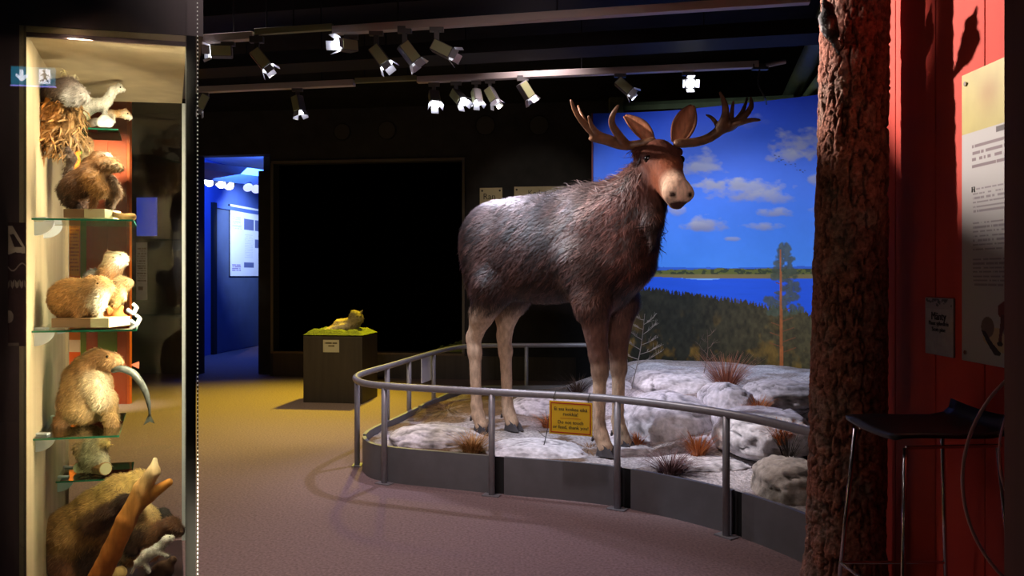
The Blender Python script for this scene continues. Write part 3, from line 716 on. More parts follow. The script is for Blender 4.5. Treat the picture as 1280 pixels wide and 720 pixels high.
tuft('twig_clump', 'dark leafless twig clump above the lichen boulder', 985, 572, 44, 30, 70, DK1, DK2, 'twigs', Y=5.25, curl=.1)
tuft('grass_tuft', 'thin dry grass against the dark wall behind the moose', 722, 488, 28, 50, 130, L3(60, 48, 42), L3(120, 100, 88), Y=8.9, curl=.4)
tuft('grass_tuft', 'brown matted grass between the rear hooves and the back curb', 560, 512, 16, 60, 420, L3(80, 58, 38), L3(140, 110, 78), curl=1.2)
tuft('grass_tuft', 'flat brown grass mat behind the far rear hoof', 650, 512, 12, 52, 320, L3(80, 58, 38), L3(140, 110, 78), curl=1.2)
tuft('grass_tuft', 'pale straw wisps in front of the far front hoof', 735, 560, 14, 40, 160, L3(110, 85, 60), ST1, curl=1.2)

def sapling(name, label, base, top, Y, n, col, side, seed, wd=.006, fine=14):
    r = random.Random(seed); b = P(*base, Y); t = P(*top, Y-.05); o = empty(name, b, label, 'sapling' if fine > 6 else 'stalk')
    mid = b.lerp(t, .5)+Vector((.02, 0, 0)); st_ = catmull([b, mid, t], 8)
    m = mat(name+'_wood', col, .8)
    MB().tube(st_, [wd*(1-.75*i/(len(st_)-1)) for i in range(len(st_))], 6).build('stem', m, o)
    Lh = (t-b).length
    for i in range(n):
        u = .25+.72*i/n; p = st_[int(u*(len(st_)-1))]; s = 1 if i % 2 else -1
        ln = side*(1.15-u)*r.uniform(.7, 1.2)+.05; d = Vector((s*r.uniform(.6, 1), r.uniform(-.6, .6), r.uniform(.3, .8))).normalized()
        e = p+d*ln; mb = MB(); mb.tube([p, p+d*ln*.5+Vector((0, 0, -.01)), e], [wd*.5, wd*.4, wd*.2], 5)
        for q in range(fine):
            w = r.uniform(.3, 1); pp_ = p+d*ln*w; d2 = (d+Vector((r.uniform(-1, 1), r.uniform(-1, 1), r.uniform(-.2, 1)))).normalized()
            mb.tube([pp_, pp_+d2*r.uniform(.02, .07)], [wd*.3, wd*.15], 3, cap=False)
        mb.build('branch', m, o)
    return o
sapling('pale_sapling', 'pale lichen covered bare sapling standing right of the front legs', (790, 482), (806, 392), 7.7, 11, L3(150, 145, 140), .26, 3)
sapling('dry_stalk', 'thin dry seed stalk in front of the forest mural', (880, 466), (884, 412), 7.4, 6, L3(120, 100, 90), .08, 5, .004, 5)
sapling('dry_stalk', 'single thin dark twig standing left of the warning sign', (680, 556), (682, 512), 6.0, 4, L3(50, 40, 38), .05, 9, .004, 2)

# ------------------------------------------------------------------ pine trunk with bark relief
Yt = 3.9; n, m2 = 200, 620
zz = np.linspace(0, ZC, m2); u = np.linspace(0, 2*np.pi, n, endpoint=False)
U, Zg = np.meshgrid(u, zz, indexing='xy')
pyz = YH-(Zg-H)/Yt*F; cx = (1069-13*pyz/720-640)*Yt/F; rad = (41+8*pyz/720)*Yt/F*.97+.05*np.clip((.35-Zg)/.35, 0, 1)**2
def per(fu, fz, seed, o=4):   # noise that closes around the trunk
    a = fbm(U/(2*np.pi)*fu, Zg*fz, seed, o); b = fbm(U/(2*np.pi)*fu-fu, Zg*fz, seed, o); t = np.clip((U/(2*np.pi)-.85)/.15, 0, 1); return a*(1-t)+b*t
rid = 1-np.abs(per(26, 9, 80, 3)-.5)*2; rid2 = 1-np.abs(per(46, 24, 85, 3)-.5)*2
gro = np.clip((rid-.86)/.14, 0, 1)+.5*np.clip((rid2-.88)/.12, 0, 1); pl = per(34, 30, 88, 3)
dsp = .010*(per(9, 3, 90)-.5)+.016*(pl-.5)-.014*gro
rr = rad+dsp
V = np.stack([cx+np.cos(U)*rr, Yt+np.sin(U)*rr, Zg], -1).reshape(-1, 3)
i = np.arange(n*m2).reshape(m2, n); j = np.roll(i, -1, 1); f = np.stack([i[:-1], j[:-1], j[1:], i[1:]], -1).reshape(-1, 4)
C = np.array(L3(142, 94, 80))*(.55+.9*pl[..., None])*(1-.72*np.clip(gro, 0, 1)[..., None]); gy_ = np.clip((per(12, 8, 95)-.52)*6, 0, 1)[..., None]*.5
C = C*(1-gy_)+np.array(L3(125, 112, 104))*gy_*(.5+pl[..., None])
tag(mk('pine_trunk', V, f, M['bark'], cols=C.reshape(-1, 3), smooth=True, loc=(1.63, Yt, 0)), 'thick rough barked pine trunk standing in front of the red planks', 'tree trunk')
# ================================================================== the moose
MO = Vector((.30, 6.69, .225)); MA = math.radians(-42)
moose = empty('moose', MO, 'mounted brown bull moose with antlers standing on the rocky platform', 'moose', rz=MA)
def ML(x, y, z): return np.array(moose.matrix_basis@Vector((x, y, z)))
BD = (54, 34, 29); BK = (70, 55, 52); LG = (188, 160, 134); LF = (98, 68, 56); HD = (88, 50, 38); NS = (222, 190, 165)
def c_(t): return np.array(L3(*t))
Rz = np.array(Matrix.Rotation(MA, 3, 'Z'))
def E_(c, r, col, pitch=0, yaw=0, k=None):
    R = np.array(Matrix.Rotation(yaw, 3, 'Z')@Matrix.Rotation(pitch, 3, 'Y')); return ell(c, r, c_(col), R, k)
def K_(a, b, ra, rb, col, k=None): return cone(a, b, ra, rb, c_(col), k)
mp = [E_((-.02, 0, 1.58), (.78, .33, .43), BD), E_((-.60, 0, 1.695), (.34, .27, .33), BD), E_((.52, 0, 1.58), (.40, .29, .50), BD),
      E_((.45, 0, 1.93), (.42, .12, .19), BK, pitch=.05), E_((-.2, 0, 1.88), (.62, .18, .18), BK),
      K_((.62, 0, 1.76), (1.0, -.03, 2.10), .28, .17, (74, 42, 35), .12), K_((1.0, -.04, 2.0), (.78, 0, 1.52), .15, .24, (78, 44, 36), .12),
      K_((.70, 0, 1.50), (.55, 0, 1.28), .22, .18, BD)]
# head
hl = np.array([.66, .75, 0])      # towards the left side of the turned head
def HP(f, s, dz): return tuple(np.array([1.085, -.03, 2.26])+np.array([.75, -.66, 0])*f+hl*s+np.array([0, 0, dz]))
hd = [K_(HP(0, 0, 0), HP(.20, 0, -.13), .128, .105, HD, .06), K_(HP(.20, 0, -.13), HP(.42, 0, -.28), .100, .088, HD, .05),
      K_(HP(.06, 0, -.13), HP(.40, 0, -.36), .10, .060, HD, .05), E_(HP(.455, 0, -.315), (.085, .112, .075), NS, yaw=-.72, pitch=.7, k=.04),
      K_(HP(.06, .105, .0), HP(.17, .085, -.075), .052, .042, HD, .05), K_(HP(.06, -.105, .0), HP(.17, -.085, -.075), .052, .042, HD, .05),
      K_(HP(-.02, .13, .03), HP(-.02, .16, .04), .045, .035, HD, .04), K_(HP(-.02, -.13, .03), HP(-.02, -.16, .04), .045, .035, HD, .04),
      K_(HP(.42, 0, -.375), HP(.45, 0, -.385), .046, .040, (74, 48, 40), .02),
      K_((1.02, -.05, 2.0), (1.10, -.12, 1.78), .10, .075, BD, .08), K_((1.10, -.12, 1.78), (1.10, -.13, 1.62), .06, .025, BD, .05)]
# legs
def front(y, x):
    s = 1 if y > 0 else -1
    return [K_((.50, .17*s, 1.48), (.60, .20*s, 1.16), .20, .135, BD, .10), K_((.60, .20*s, 1.18), (x, y*1.02, .76), .125, .072, LF, .06),
            K_((x, y, .76), (x+.01, y, .64), .072, .066, LF, .03), K_((x+.01, y, .66), (x, y, .24), .054, .046, LG, .04),
            K_((x, y, .22), (x+.02, y, .15), .052, .055, LG, .03), K_((x+.02, y, .15), (x+.06, y, .07), .05, .06, LG, .03)]
def rear(y, x):
    s = 1 if y > 0 else -1
    return [E_((-.56, .15*s, 1.42), (.25, .12, .36), BD, pitch=-.15, k=.16), K_((-.46, .19*s, 1.30), (-.60, y*1.1, 1.02), .17, .10, BD, .08),
            K_((-.60, y*1.1, 1.04), (x-.03, y, .82), .095, .066, LG, .05), K_((x-.05, y, .84), (x-.02, y, .70), .058, .060, LG, .03),
            K_((x-.02, y, .72), (x, y, .24), .056, .046, LG, .04), K_((x, y, .24), (x+.02, y, .15), .05, .055, LG, .03), K_((x+.02, y, .15), (x+.06, y, .07), .05, .06, LG, .03)]
legs = [(front, -.15, .63), (front, .12, .62), (rear, -.16, -.68), (rear, .13, -.58)]
for fn, y, x in legs: mp += fn(y, x)
mp += hd+[K_((-.90, 0, 1.82), (-.96, 0, 1.70), .05, .03, BD, .05)]
mV, mF, mN = nets(mp, .017, .07, disp=lambda p: (n3(p, 9, 3)-.5)*.012)
cb = colours(mp, mV, .018)
x, y, z = mV.T
low = sst(1.18, .92, z)[:, None]*(x < 0)[:, None]; cb = cb*(1-low*.8)+c_(LG)*low*.8
top = sst(1.70, 2.02, z)[:, None]*sst(.85, .5, x)[:, None]*.55; cb = cb*(1-top)+c_((82, 68, 66))*top
gs = np.clip((n3(mV, 5, 9)-.5)*5, 0, 1)[:, None]*sst(1.2, 1.5, z)[:, None]*sst(.9, .5, x)[:, None]*.4; cb = cb*(1-gs)+c_((86, 66, 60))*gs
Mw = np.array(moose.matrix_basis)
tw = lambda a: a@Mw[:3, :3].T+Mw[:3, 3]
nd = np.linalg.norm(mV-np.array(HP(.47, 0, -.29)), axis=1)[:, None]; nm = sst(.22, .10, nd); cb = cb*(1-nm)+c_(NS)*nm
br_ = sst(.40, .26, nd)*(1-nm)*.5; cb = cb*(1-br_)+c_((165, 95, 62))*br_
for s in (-1, 1):     # nostrils
    d = np.linalg.norm((mV-np.array(HP(.525, s*.06, -.335)))*np.array([1, 1, 1.2]), axis=1)[:, None]; t = sst(.030, .015, d); cb = cb*(1-t)+c_((40, 24, 20))*t
lipd = np.linalg.norm((mV-np.array(HP(.47, 0, -.40)))*np.array([.8, .8, 1.8]), axis=1)[:, None]; t = sst(.062, .045, lipd); cb = cb*(1-t)+c_((70, 44, 38))*t
knee = sst(.70, .95, z)[:, None]*(x > .3)[:, None]*(z < 1.2)[:, None]; cb = cb*(1-knee*.5)+c_((98, 68, 60))*knee*.5
cb = cb*(.75+.5*n3(mV, 18, 22)[:, None])
mk('body', tw(mV), mF, M['fur'], moose, smooth=True, cols=cb)
def mflow(p):
    f = np.tile(np.array([-.75, 0, -.65]), (len(p), 1)); f[p[:, 0] > .9] = (-.3, .1, -.9); f[(p[:, 2] < 1.2)] = (-.15, 0, -1); return f
def mcl(p):     # hair clumps that run along the lie of the coat
    a = p[:, 0]*.65-p[:, 2]*.75+p[:, 1]*.5; b = p[:, 0]*.75+p[:, 2]*.65
    k = fbm(a*34+40, b*6+40, 77, 3); return .25+1.75*np.clip((k-.28)/.42, 0, 1)**1.3
sv, sf, sc = strands(mV, mN, cb, 64000, .05, .004, mflow, .22, .25, 3, keep=lambda p: (p[:, 2] > 1.05) & ((p[:, 0] < 1.02) | (p[:, 2] < 1.9)) & (p[:, 0] < 1.22), clump=mcl)
s2, f2, c2 = strands(mV, mN, cb, 26000, .018, .003, mflow, .15, .3, 4, keep=lambda p: ((p[:, 2] > .12) & (p[:, 2] < 1.1)) | ((p[:, 0] > 1.02) & (np.linalg.norm(p-np.array(HP(.47, 0, -.33)), axis=1) > .15)))
s3, f3, c3 = strands(mV, mN, cb*.9, 9000, .10, .006, lambda p: np.tile(np.array([-.8, 0, -.2]), (len(p), 1)), .35, .25, 5, keep=lambda p: ((p[:, 2] > 1.95) & (p[:, 0] > 0) & (p[:, 0] < .95)) | ((p[:, 0] > 1.0) & (p[:, 0] < 1.2) & (p[:, 2] < 1.75) & (p[:, 2] > 1.5)))
s4, f4, c4_ = strands(mV, mN, cb, 12000, .075, .012, mflow, .10, .14, 6, keep=lambda p: (p[:, 2] > 1.15) & (p[:, 0] < 1.05), clump=mcl)
fv = np.concatenate([sv, s2, s3, s4]); ff = np.concatenate([sf, f2+len(sv), f3+len(sv)+len(s2), f4+len(sv)+len(s2)+len(s3)]); fc = np.concatenate([sc, c2, c3, c4_])
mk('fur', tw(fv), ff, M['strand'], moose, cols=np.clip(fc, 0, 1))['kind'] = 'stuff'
# hooves: two claws each
for fn, y, x in legs:
    for s in (-1, 1):
        v = []; f = []
        prof = [(-.055, .0, .035), (.01, .0, .052), (.07, .0, .042), (.115, .0, .012)]
        top_ = [(-.04, .075, .032), (.01, .10, .042), (.04, .08, .034), (.075, .045, .010)]
        cy = y+s*.033
        ring = [(x+.06+a, cy-wv/2*1.0, 0.0) for a, _, wv in prof]+[(x+.06+a, cy+wv/2, 0.0) for a, _, wv in prof[::-1]]
        ringt = [(x+.06+a, cy-wv/2, h) for a, h, wv in top_]+[(x+.06+a, cy+wv/2, h) for a, h, wv in top_[::-1]]
        n = len(ring); v = [ML(*p) for p in ring+ringt]
        f = [tuple(range(n-1, -1, -1)), tuple(range(n, 2*n))]+[(i, (i+1) % n, n+(i+1) % n, n+i) for i in range(n)]
        mk('hoof', v, f, M['hoof'], moose, bevel=.008)
    for s in (-1, 1): MB().tube([ML(x-.025, y+s*.03, .14), ML(x-.04, y+s*.032, .105)], [.016, .010], 8).build('dew_claw', M['hoof'], moose)
# eyes
for q in (HP(.15, -.122, -.04), HP(.15, .122, -.04)):
    c = ML(*q); mb = MB(); bmq = bmesh.new(); bmesh.ops.create_uvsphere(bmq, u_segments=14, v_segments=10, radius=.030)
    mb.add([np.array(v.co)+c for v in bmq.verts], [tuple(v.index for v in ff_.verts) for ff_ in bmq.faces]); bmq.free()
    mb.build('eye', M['eye'], moose, smooth=True)
# ears
def ear(base, tip, width, Yb, Yt_, face, m):
    b = P(*base, Yb); t = P(*tip, Yt_); ax = (t-b); L = ax.length; ax.normalize(); fc_ = Vector(face); fc_ = (fc_-ax*fc_.dot(ax)).normalized(); sd = ax.cross(fc_)
    nu_, nv_ = 16, 12; v = []; C = []
    for i in range(nu_):
        u = i/(nu_-1); wv = width*(math.sin(math.pi*min(1, u*.88+.10))**.8)*(1-.15*u)
        for j in range(nv_):
            s = j/(nv_-1)*2-1
            v.append(b+ax*L*u+sd*wv*.5*s+fc_*(wv*.42*s*s-.03)); e = abs(s)**3
            C.append(np.array(L3(176, 118, 86))*(1-e)+np.array(L3(118, 78, 58))*e)
    f = [(i*nv_+j, i*nv_+j+1, (i+1)*nv_+j+1, (i+1)*nv_+j) for i in range(nu_-1) for j in range(nv_-1)]
    o = mk('ear', v, f, M['fur'], moose, smooth=True, cols=np.array(C)); md = o.modifiers.new('thickness', 'SOLIDIFY'); md.thickness = .012; return o
ear((815, 176), (782, 142), .13, 5.98, 6.03, (.25, -1, .1), None)
ear((846, 178), (866, 130), .165, 5.93, 5.95, (-.15, -1, .1), None)
# antlers traced as tapered beams with real depth
def Z5(a): return [(700+q[0]/4.5, 110+q[1]/4.5) for q in a]
def antler(strokes, palms):
    pr = []
    for pts, rs, ds in strokes:
        pts = Z5(pts); cc = catmull([P(a, b, d) for (a, b), d in zip(pts, ds)], 4); r = np.interp(np.linspace(0, 1, len(cc)), np.linspace(0, 1, len(rs)), rs)*5.9/F/4.5
        for i in range(len(cc)-1): pr.append(cone(cc[i], cc[i+1], r[i], r[i+1], (0, 0, 0), .012))
    for (q, d, rx, rz) in palms:
        c = P(*Z5([q])[0], d); pr.append(ell(c, (rx*5.9/F/4.5, .035, rz*5.9/F/4.5), (0, 0, 0), None, .03))
    V, Fq, N = nets(pr, .009, .012, relax=2)
    return mk('antler', V, Fq, M['horn'], moose, smooth=True)
antler([([(520, 300), (430, 320), (350, 322), (270, 298), (205, 262), (160, 225), (110, 170), (78, 115), (62, 68)], [24, 24, 24, 24, 22, 19, 13, 9, 4], [5.95, 5.97, 5.98, 5.96, 5.92, 5.9, 5.85, 5.82, 5.8]),
        ([(160, 225), (128, 165), (100, 95)], [15, 10, 4], [5.9, 5.95, 6.0]), ([(225, 270), (180, 215), (160, 155)], [17, 12, 4], [5.93, 5.82, 5.75]),
        ([(370, 318), (322, 255), (292, 200), (298, 150), (330, 95)], [26, 21, 16, 13, 4], [5.97, 5.88, 5.8, 5.75, 5.72])],
       [((235, 285), 5.94, 75, 24)])
antler([([(660, 312), (760, 305), (835, 282), (890, 245), (930, 210), (985, 195), (1035, 160), (1075, 105), (1072, 50)], [24, 24, 24, 26, 27, 23, 17, 12, 4], [5.9, 5.92, 5.93, 5.92, 5.9, 5.88, 5.85, 5.82, 5.8]),
        ([(905, 225), (930, 150), (925, 85), (898, 20)], [26, 19, 14, 4], [5.9, 5.84, 5.78, 5.75]), ([(955, 205), (967, 135), (975, 75)], [18, 11, 4], [5.9, 5.93, 5.97]),
        ([(985, 190), (1028, 130), (1055, 50)], [15, 11, 4], [5.89, 5.95, 6.0]), ([(960, 212), (1020, 193), (1080, 180), (1125, 181)], [18, 14, 10, 4], [5.88, 5.8, 5.75, 5.72]),
        ([(890, 215), (858, 172), (822, 150)], [14, 9, 4], [5.94, 6.05, 6.12])],
       [((935, 215), 5.9, 52, 32)])

# ------------------------------------------------------------------ mounted animals built as soft bodies
def critter(name, label, cat, Y, prims, eyes=(), furn=2500, furl=4.0, furw=.75, nf=.12, k=5.0, h=1.25, flow=(-.6, 0, -.7), part='body', group=None, lift=.25, noise=1.2):
    s = Y/F; pr = []
    for (x0, y0, d0, r0, x1, y1, d1, r1, col) in prims:
        pr.append(cone(P(x0, y0, Y+d0*s), P(x1, y1, Y+d1*s), r0*s, r1*s, c_(col)))
    V, Fq, N = nets(pr, h*s, k*s, disp=(lambda p: (n3(p, nf/s, 5)-.5)*noise*s) if noise else None)
    C = colours(pr, V, 2.0*s)*(.8+.4*n3(V, .15/s, 7)[:, None])
    o = empty(name, ((V[:, 0].min()+V[:, 0].max())/2, (V[:, 1].min()+V[:, 1].max())/2, V[:, 2].min()), label, cat, group)
    mk(part, V, Fq, M['fur'], o, smooth=True, cols=C)
    if furn:
        v, f, c = strands(V, N, C, furn, furl*1.25*s, furw*s, flow, lift, .35, len(prims), clump=lambda p: .45+1.2*fbm(p[:, 0]*.35/s+p[:, 1]*.2/s, p[:, 2]*.12/s, 78, 2))
        mk('fur', v, f, M['strand'], o, cols=np.clip(c, 0, 1))['kind'] = 'stuff'
    for (ex, ey, ed, er) in eyes:
        c = P(ex, ey, Y+ed*s); bmq = bmesh.new(); bmesh.ops.create_uvsphere(bmq, u_segments=10, v_segments=8, radius=er*s)
        mk('eye', [np.array(v.co)+np.array(c) for v in bmq.verts], [tuple(v.index for v in q.verts) for q in bmq.faces], M['eye'], o, smooth=True); bmq.free()
    return o
# black woodpecker on the trunk
WH = (215, 215, 225); BLK = (18, 15, 18)
critter('woodpecker', 'black and white woodpecker clinging to the pine trunk', 'bird', 3.76,
        [(1036, 10, 0, 6, 1033, 8, 0, 6, (70, 18, 18)), (1031, 4, -1, 3, 1029, -8, -3, .8, BLK), (1034, 14, 0, 6, 1034, 22, 0, 9, BLK), (1034, 22, 0, 9.5, 1038, 40, 4, 8, BLK), (1038, 40, 4, 7, 1045, 56, 8, 3, BLK), (1045, 56, 8, 3, 1049, 68, 12, 1.2, BLK),
         (1027, 22, 2, 2.5, 1029, 38, 4, 2.5, WH), (1041, 24, -4, 5, 1047, 44, -2, 2.5, BLK), (1039, 26, -8, 2, 1038, 34, -7, 2, (150, 110, 100)), (1047, 52, 4, 2, 1049, 57, 6, 1.5, (150, 140, 135))],
        [(1030, 8, -4.5, 1.2)], 900, 3, k=3, flow=(.2, 0, -1))
# ================================================================== track lamps
def lamp(label, px, py, Yt_, aim, scale=.82, on=True, light_=None, drop=.17, group='ceiling track spotlights'):
    """px,py = centre of the lamp head, Yt_ = distance of its track, aim = direction the head points"""
    c = P(px, py, Yt_); d = Vector(aim).normalized(); s = scale
    o = empty('track_spotlight', c, label, 'spotlight', group)
    up = Vector((0, 0, 1)); sx = d.cross(up).normalized(); u2 = sx.cross(d); R = Matrix((sx, d, u2)).transposed()
    L, Wd = .20*s, .115*s
    hs = MB().box(c, (Wd, L, Wd*.95), R).build('housing', M['lampbody'], o, bevel=.008)
    sdp = c+sx*Wd*.51; MB().box(sdp, (.004, L*.9, Wd*.8), R).build('lit_side_plate', M['lampsidelit'], hs)  # thin plate that carries the painted yellow light
    sdp = c-sx*Wd*.51; MB().box(sdp, (.004, L*.9, Wd*.8), R).build('lit_side_plate', M['lampsidelit'], hs)
    e = c+d*(L/2+.004); MB().tube([e-d*.01, e+d*.012], Wd*.46, 16).build('lens', M['lens'] if on else M['lensdim'], hs)
    for q, t in ((u2, 1), (-u2, 1), (sx, 0), (-sx, 0)):
        p = e+q*Wd*.52+d*.03*s+q*.015*s; dirn = (d+q*.45).normalized(); side = dirn.cross(q).normalized(); nn = side.cross(dirn)
        MB().box(p, (Wd*.75, .075*s, .003), Matrix((side, dirn, nn)).transposed()).build('barn_door', M['flap'], hs)
    zt = tz(c)
    jx = c-d*L*.3
    MB().box((jx.x, jx.y, (jx.z+zt)/2), (.045*s, .03*s, max(.05, zt-jx.z))).build('arm', M['lampbody'], o)
    MB().box((jx.x, jx.y, zt-.035), (.13*s, .05*s, .05)).build('adapter', M['lampbody'], o)
    if light_:
        en, colr, ang, tgt = light_
        light('SPOT', 'spotlight_beam', c+d*(L/2+.06), tgt if tgt else c+d*3, en, colr, .04, ang, .6)
    return o
T1a = P(248, 49, 6.44); T1b = P(1010, 0, 5.5); T2a = P(246, 112, 8.2); T2b = P(980, 80, 7.17)
def tz(c): return (T1a.z+T1b.z)/2 if c.y < 7.0 else (T2a.z+T2b.z)/2
def on_track(px, A, B): return on_line(px, A.to_2d(), (B-A).to_2d().normalized()).y
def track(label, A, B, p0, p1, m, hgt=.06, wd=.07, dz=0):
    a = on_line(p0, A.to_2d(), (B-A).to_2d().normalized()); b = on_line(p1, A.to_2d(), (B-A).to_2d().normalized())
    a = Vector((a.x, a.y, (A.z+B.z)/2+dz)); b = Vector((b.x, b.y, (A.z+B.z)/2+dz)); dd = (b-a).normalized()
    o = empty('lighting_track', (a+b)/2, label, 'lighting track', 'lighting tracks')
    R = Matrix((dd, Vector((-dd.y, dd.x, 0)), Vector((0, 0, 1)))).transposed()
    MB().box((a+b)/2, ((b-a).length, wd, hgt), R).build('rail', m, o, bevel=.004)
    for t in np.arange(.15, 1, .35):
        p = a.lerp(b, t); MB().tube([p, (p.x, p.y, ZC)], .006, 6).build('suspension_rod', M['black'], o)
    return o
track('short reddish grey lighting track end near the glass case', T1a, T1b, 150, 318, M['track'])
track('olive conduit joining the two near lighting tracks', T1a, T1b, 319, 416, M['olive'], .05, .04, .03)
track('long grey lighting track hanging above the open floor', T1a, T1b, 417, 1012, M['track'])
track('grey brown lighting track before the black window', T2a, T2b, 180, 443, M['track'])
track('olive conduit joining the two far lighting tracks', T2a, T2b, 444, 521, M['olive'], .05, .04, .02)
track('long grey lighting track in front of the mural top', T2a, T2b, 522, 948, M['track'])
YT1 = lambda px: on_track(px, T1a, T1b); YT2 = lambda px: on_track(px, T2a, T2b)
BW = (.78, .84, 1.0)
lamp('spotlight turned sideways towards the case on the short reddish track', 277, 65, YT1(277), (-1, -.25, -.05))
lamp('spotlight tilted down on the short reddish track', 326, 74, YT1(326), (.55, .1, -.7), light_=(90, (1, .85, .55), 60, (-1.6, 9.6, 0)))
lamp('brightest spotlight at the start of the long near track', 433, 57, YT1(433), (-.55, -.75, -.12))
lamp('bluish spotlight tilted right, second on the long near track', 475, 70, YT1(475), (.55, -.05, -.75), light_=(190, BW, 75, (.2, 6.7, 1.9)))
lamp('spotlight with pale blue flaps, third on the long near track', 511, 66, YT1(511), (.55, .2, -.7), on=False, light_=(130, (.8, .86, 1), 70, (.9, 6.6, 1.4)))
lamp('spotlight with yellow lit side, last on the long near track', 553, 62, YT1(553), (.85, -.1, -.45), on=False, light_=(210, (1, .80, .70), 55, (1.3, 6.0, 1.8)))
lamp('dark spotlight at the case end of the far track', 252, 128, YT2(252), (-.3, -.2, -.8), on=False)
lamp('spotlight pointing down on the track before the black window', 373, 130, YT2(373), (.2, -.1, -.9), light_=(120, (1, .80, .3), 80, (-2.9, 9.0, 0)))
lamp('dazzling spotlight first of the cluster on the mural track', 543, 123, YT2(543), (.15, -.6, -.7))
lamp('dazzling spotlight second of the cluster on the mural track', 573, 121, YT2(573), (.45, -.5, -.6), light_=(260, (.9, .86, 1), 50, (1.5, 6.3, .3)))
lamp('slim spotlight third of the cluster on the mural track', 596, 120, YT2(596), (.15, -.35, -.8), .7, light_=(150, (.85, .78, 1), 80, (.2, 6.4, 0)))
lamp('slim spotlight last of the cluster on the mural track', 615, 119, YT2(615), (.4, -.2, -.8), .75, on=False, light_=(150, (1, .85, .6), 30, (.4, 12.4, 2.5)))
lamp('dark spotlight alone between the cluster and the mural', 657, 113, YT2(657), (.5, .2, -.75), on=False, light_=(150, (.72, .82, 1), 85, (2.2, 9.2, 2.1)))
lamp('spotlight tilted right above the left antler', 780, 108, YT2(780), (.65, -.1, -.6), on=False, light_=(120, (.75, .83, 1), 90, (2.4, 8.6, 1.5)))
lamp('dazzling spotlight facing the visitor above the moose ears', 861, 104, YT2(861), (-.05, -.9, -.25))
# lamp of the nearer, unseen track that throws the trunk's shadow on the red planks
T3 = Vector((-.8, 6.2, 4.05))
light('SPOT', 'near_track_spot', T3, (1.72, 3.60, 2.80), 1900, (1, .86, .76), .03, 23, .6)
light('SPOT', 'trunk_spot', (-1.9, 4.7, 3.6), (1.36, 4.1, 2.9), 700, (1, .82, .76), .03, 13, 1)
# connector and cable at the end of the mural track
ce = P(950, 84, YT2(950)); cbl = empty('track_cable', ce, 'thin cable hanging from the end connector of the mural track', 'cable')
MB().box(ce, (.14, .05, .05)).build('connector', M['lampbody'], cbl)
MB().tube(catmull([ce, P(948, 105, YT2(950)), P(956, 122, YT2(950)), P(958, 130, YT2(950)+.3)], 6), .008, 6).build('cord', M['wire'], cbl)
MB().tube([P(957, 82, YT2(957)), P(982, 77, YT2(980))], .02, 8).build('plug_arm', M['track'], cbl)

# ventilation pipes upper right
vp = MB().tube([P(1060, -60, 6.6), P(1028, 40, 7.6), P(985, 128, 9.9)], .10, 20)
tag(vp.build('ventilation_pipe', M['pipe'], smooth=True), 'thick dull green ventilation pipe slanting down behind the mural', 'pipe')
vp = MB().tube([P(1075, 20, 7.2), P(1035, 85, 8.0), P(1003, 128, 9.6)], .05, 14)
tag(vp.build('ventilation_pipe', mat('green_pipe_light', (.20, .25, .10), .5), smooth=True), 'thinner bright green pipe beside the trunk and mural top', 'pipe')

# corridor lamps
for k, (x_, y_, aim) in enumerate(((261, 227, (-.3, -.8, -.4)), (276, 229, (-.1, -.8, -.4)), (286, 231, (.1, -.8, -.4)), (310, 234, (.4, -.5, -.6)), (320, 236, (.3, -.6, -.5)))):
    Yc = 14.6+.3*k; c = P(x_, y_, Yc); d = Vector(aim).normalized()
    o = empty('corridor_spotlight', c, ['corridor spotlight nearest the case in the blue passage', 'corridor spotlight in the bright pair, beside the first', 'corridor spotlight in the bright pair, nearer the poster', 'yellow edged corridor spotlight above the poster', 'last corridor spotlight beside the dark jamb'][k], 'spotlight', 'corridor spotlights')
    MB().tube([c-d*.16, c], .10, 14).build('housing', M['lampbody'], o)
    MB().tube([c, c+d*.02], .095, 14).build('lens', M['lens'] if k < 3 else M['lensdim'], o)
    MB().tube([c-d*.08, P(x_+2, 213, Yc)], .02, 6).build('arm', M['lampbody'], o)
light('SPOT', 'corridor_wash', (-4.5, 16.3, 3.5), cw(297, 2.5), 420, (.55, .7, 1), .05, 70, .8)

# round wall loudspeakers
for (x_, y_, r_, lb) in ((428, 165, 11, 'above the mossy pedestal'), (484, 163, 12, 'above the middle of the black window'), (607, 157, 13, 'above the small cream sign'), (674, 157, 13, 'above the large cream sign')):
    p = on_line(x_, W0, WD); c = Vector((p.x, p.y, 1.6-(y_-YH)*p.y/F)); nn = Vector((-WN.x, -WN.y, 0))
    o = empty('wall_speaker', c+nn*.001, 'round dark loudspeaker on the upper back wall '+lb, 'loudspeaker', 'loudspeakers on the upper back wall')
    MB().tube([c, c+nn*.02], r_*p.y/F, 32).build('rim', M['black'], o); MB().tube([c+nn*.01, c+nn*.024], r_*p.y/F*.88, 32).build('grille', M['speaker'], o)

# signs on the dark wall behind the moose
def wsign(name, label, x0, x1, y0, y1, tx, tpx, tpy, sz):
    a = on_line(x0, W0, WD)-WN*.02; b = on_line(x1, W0, WD)-WN*.02; z1 = 1.6-(y0-YH)*a.y/F; z0 = 1.6-(y1-YH)*a.y/F
    o = empty(name, ((a.x+b.x)/2, (a.y+b.y)/2, z0), label, 'sign')
    MB().prism([a, b, b+WN*.015, a+WN*.015], z0, z1).build('board', mat('cream_board', (.52, .46, .33), .6, noise=.08, scale=4), o)
    p = on_line(tpx, W0, WD)-WN*.024; text('sign_text', tx, (p.x, p.y, 1.6-(tpy-YH)*p.y/F), sz, M['ink'], o, (WD.x, WD.y, 0), (0, 0, 1), 'LEFT')
    for e in (x0+3, x1-3):
        q = on_line(e, W0, WD)-WN*.02; MB().tube([(q.x, q.y, z1-.045), (q.x-WN.x*.006, q.y-WN.y*.006, z1-.045)], .016, 8).build('screw', M['ink'], o)
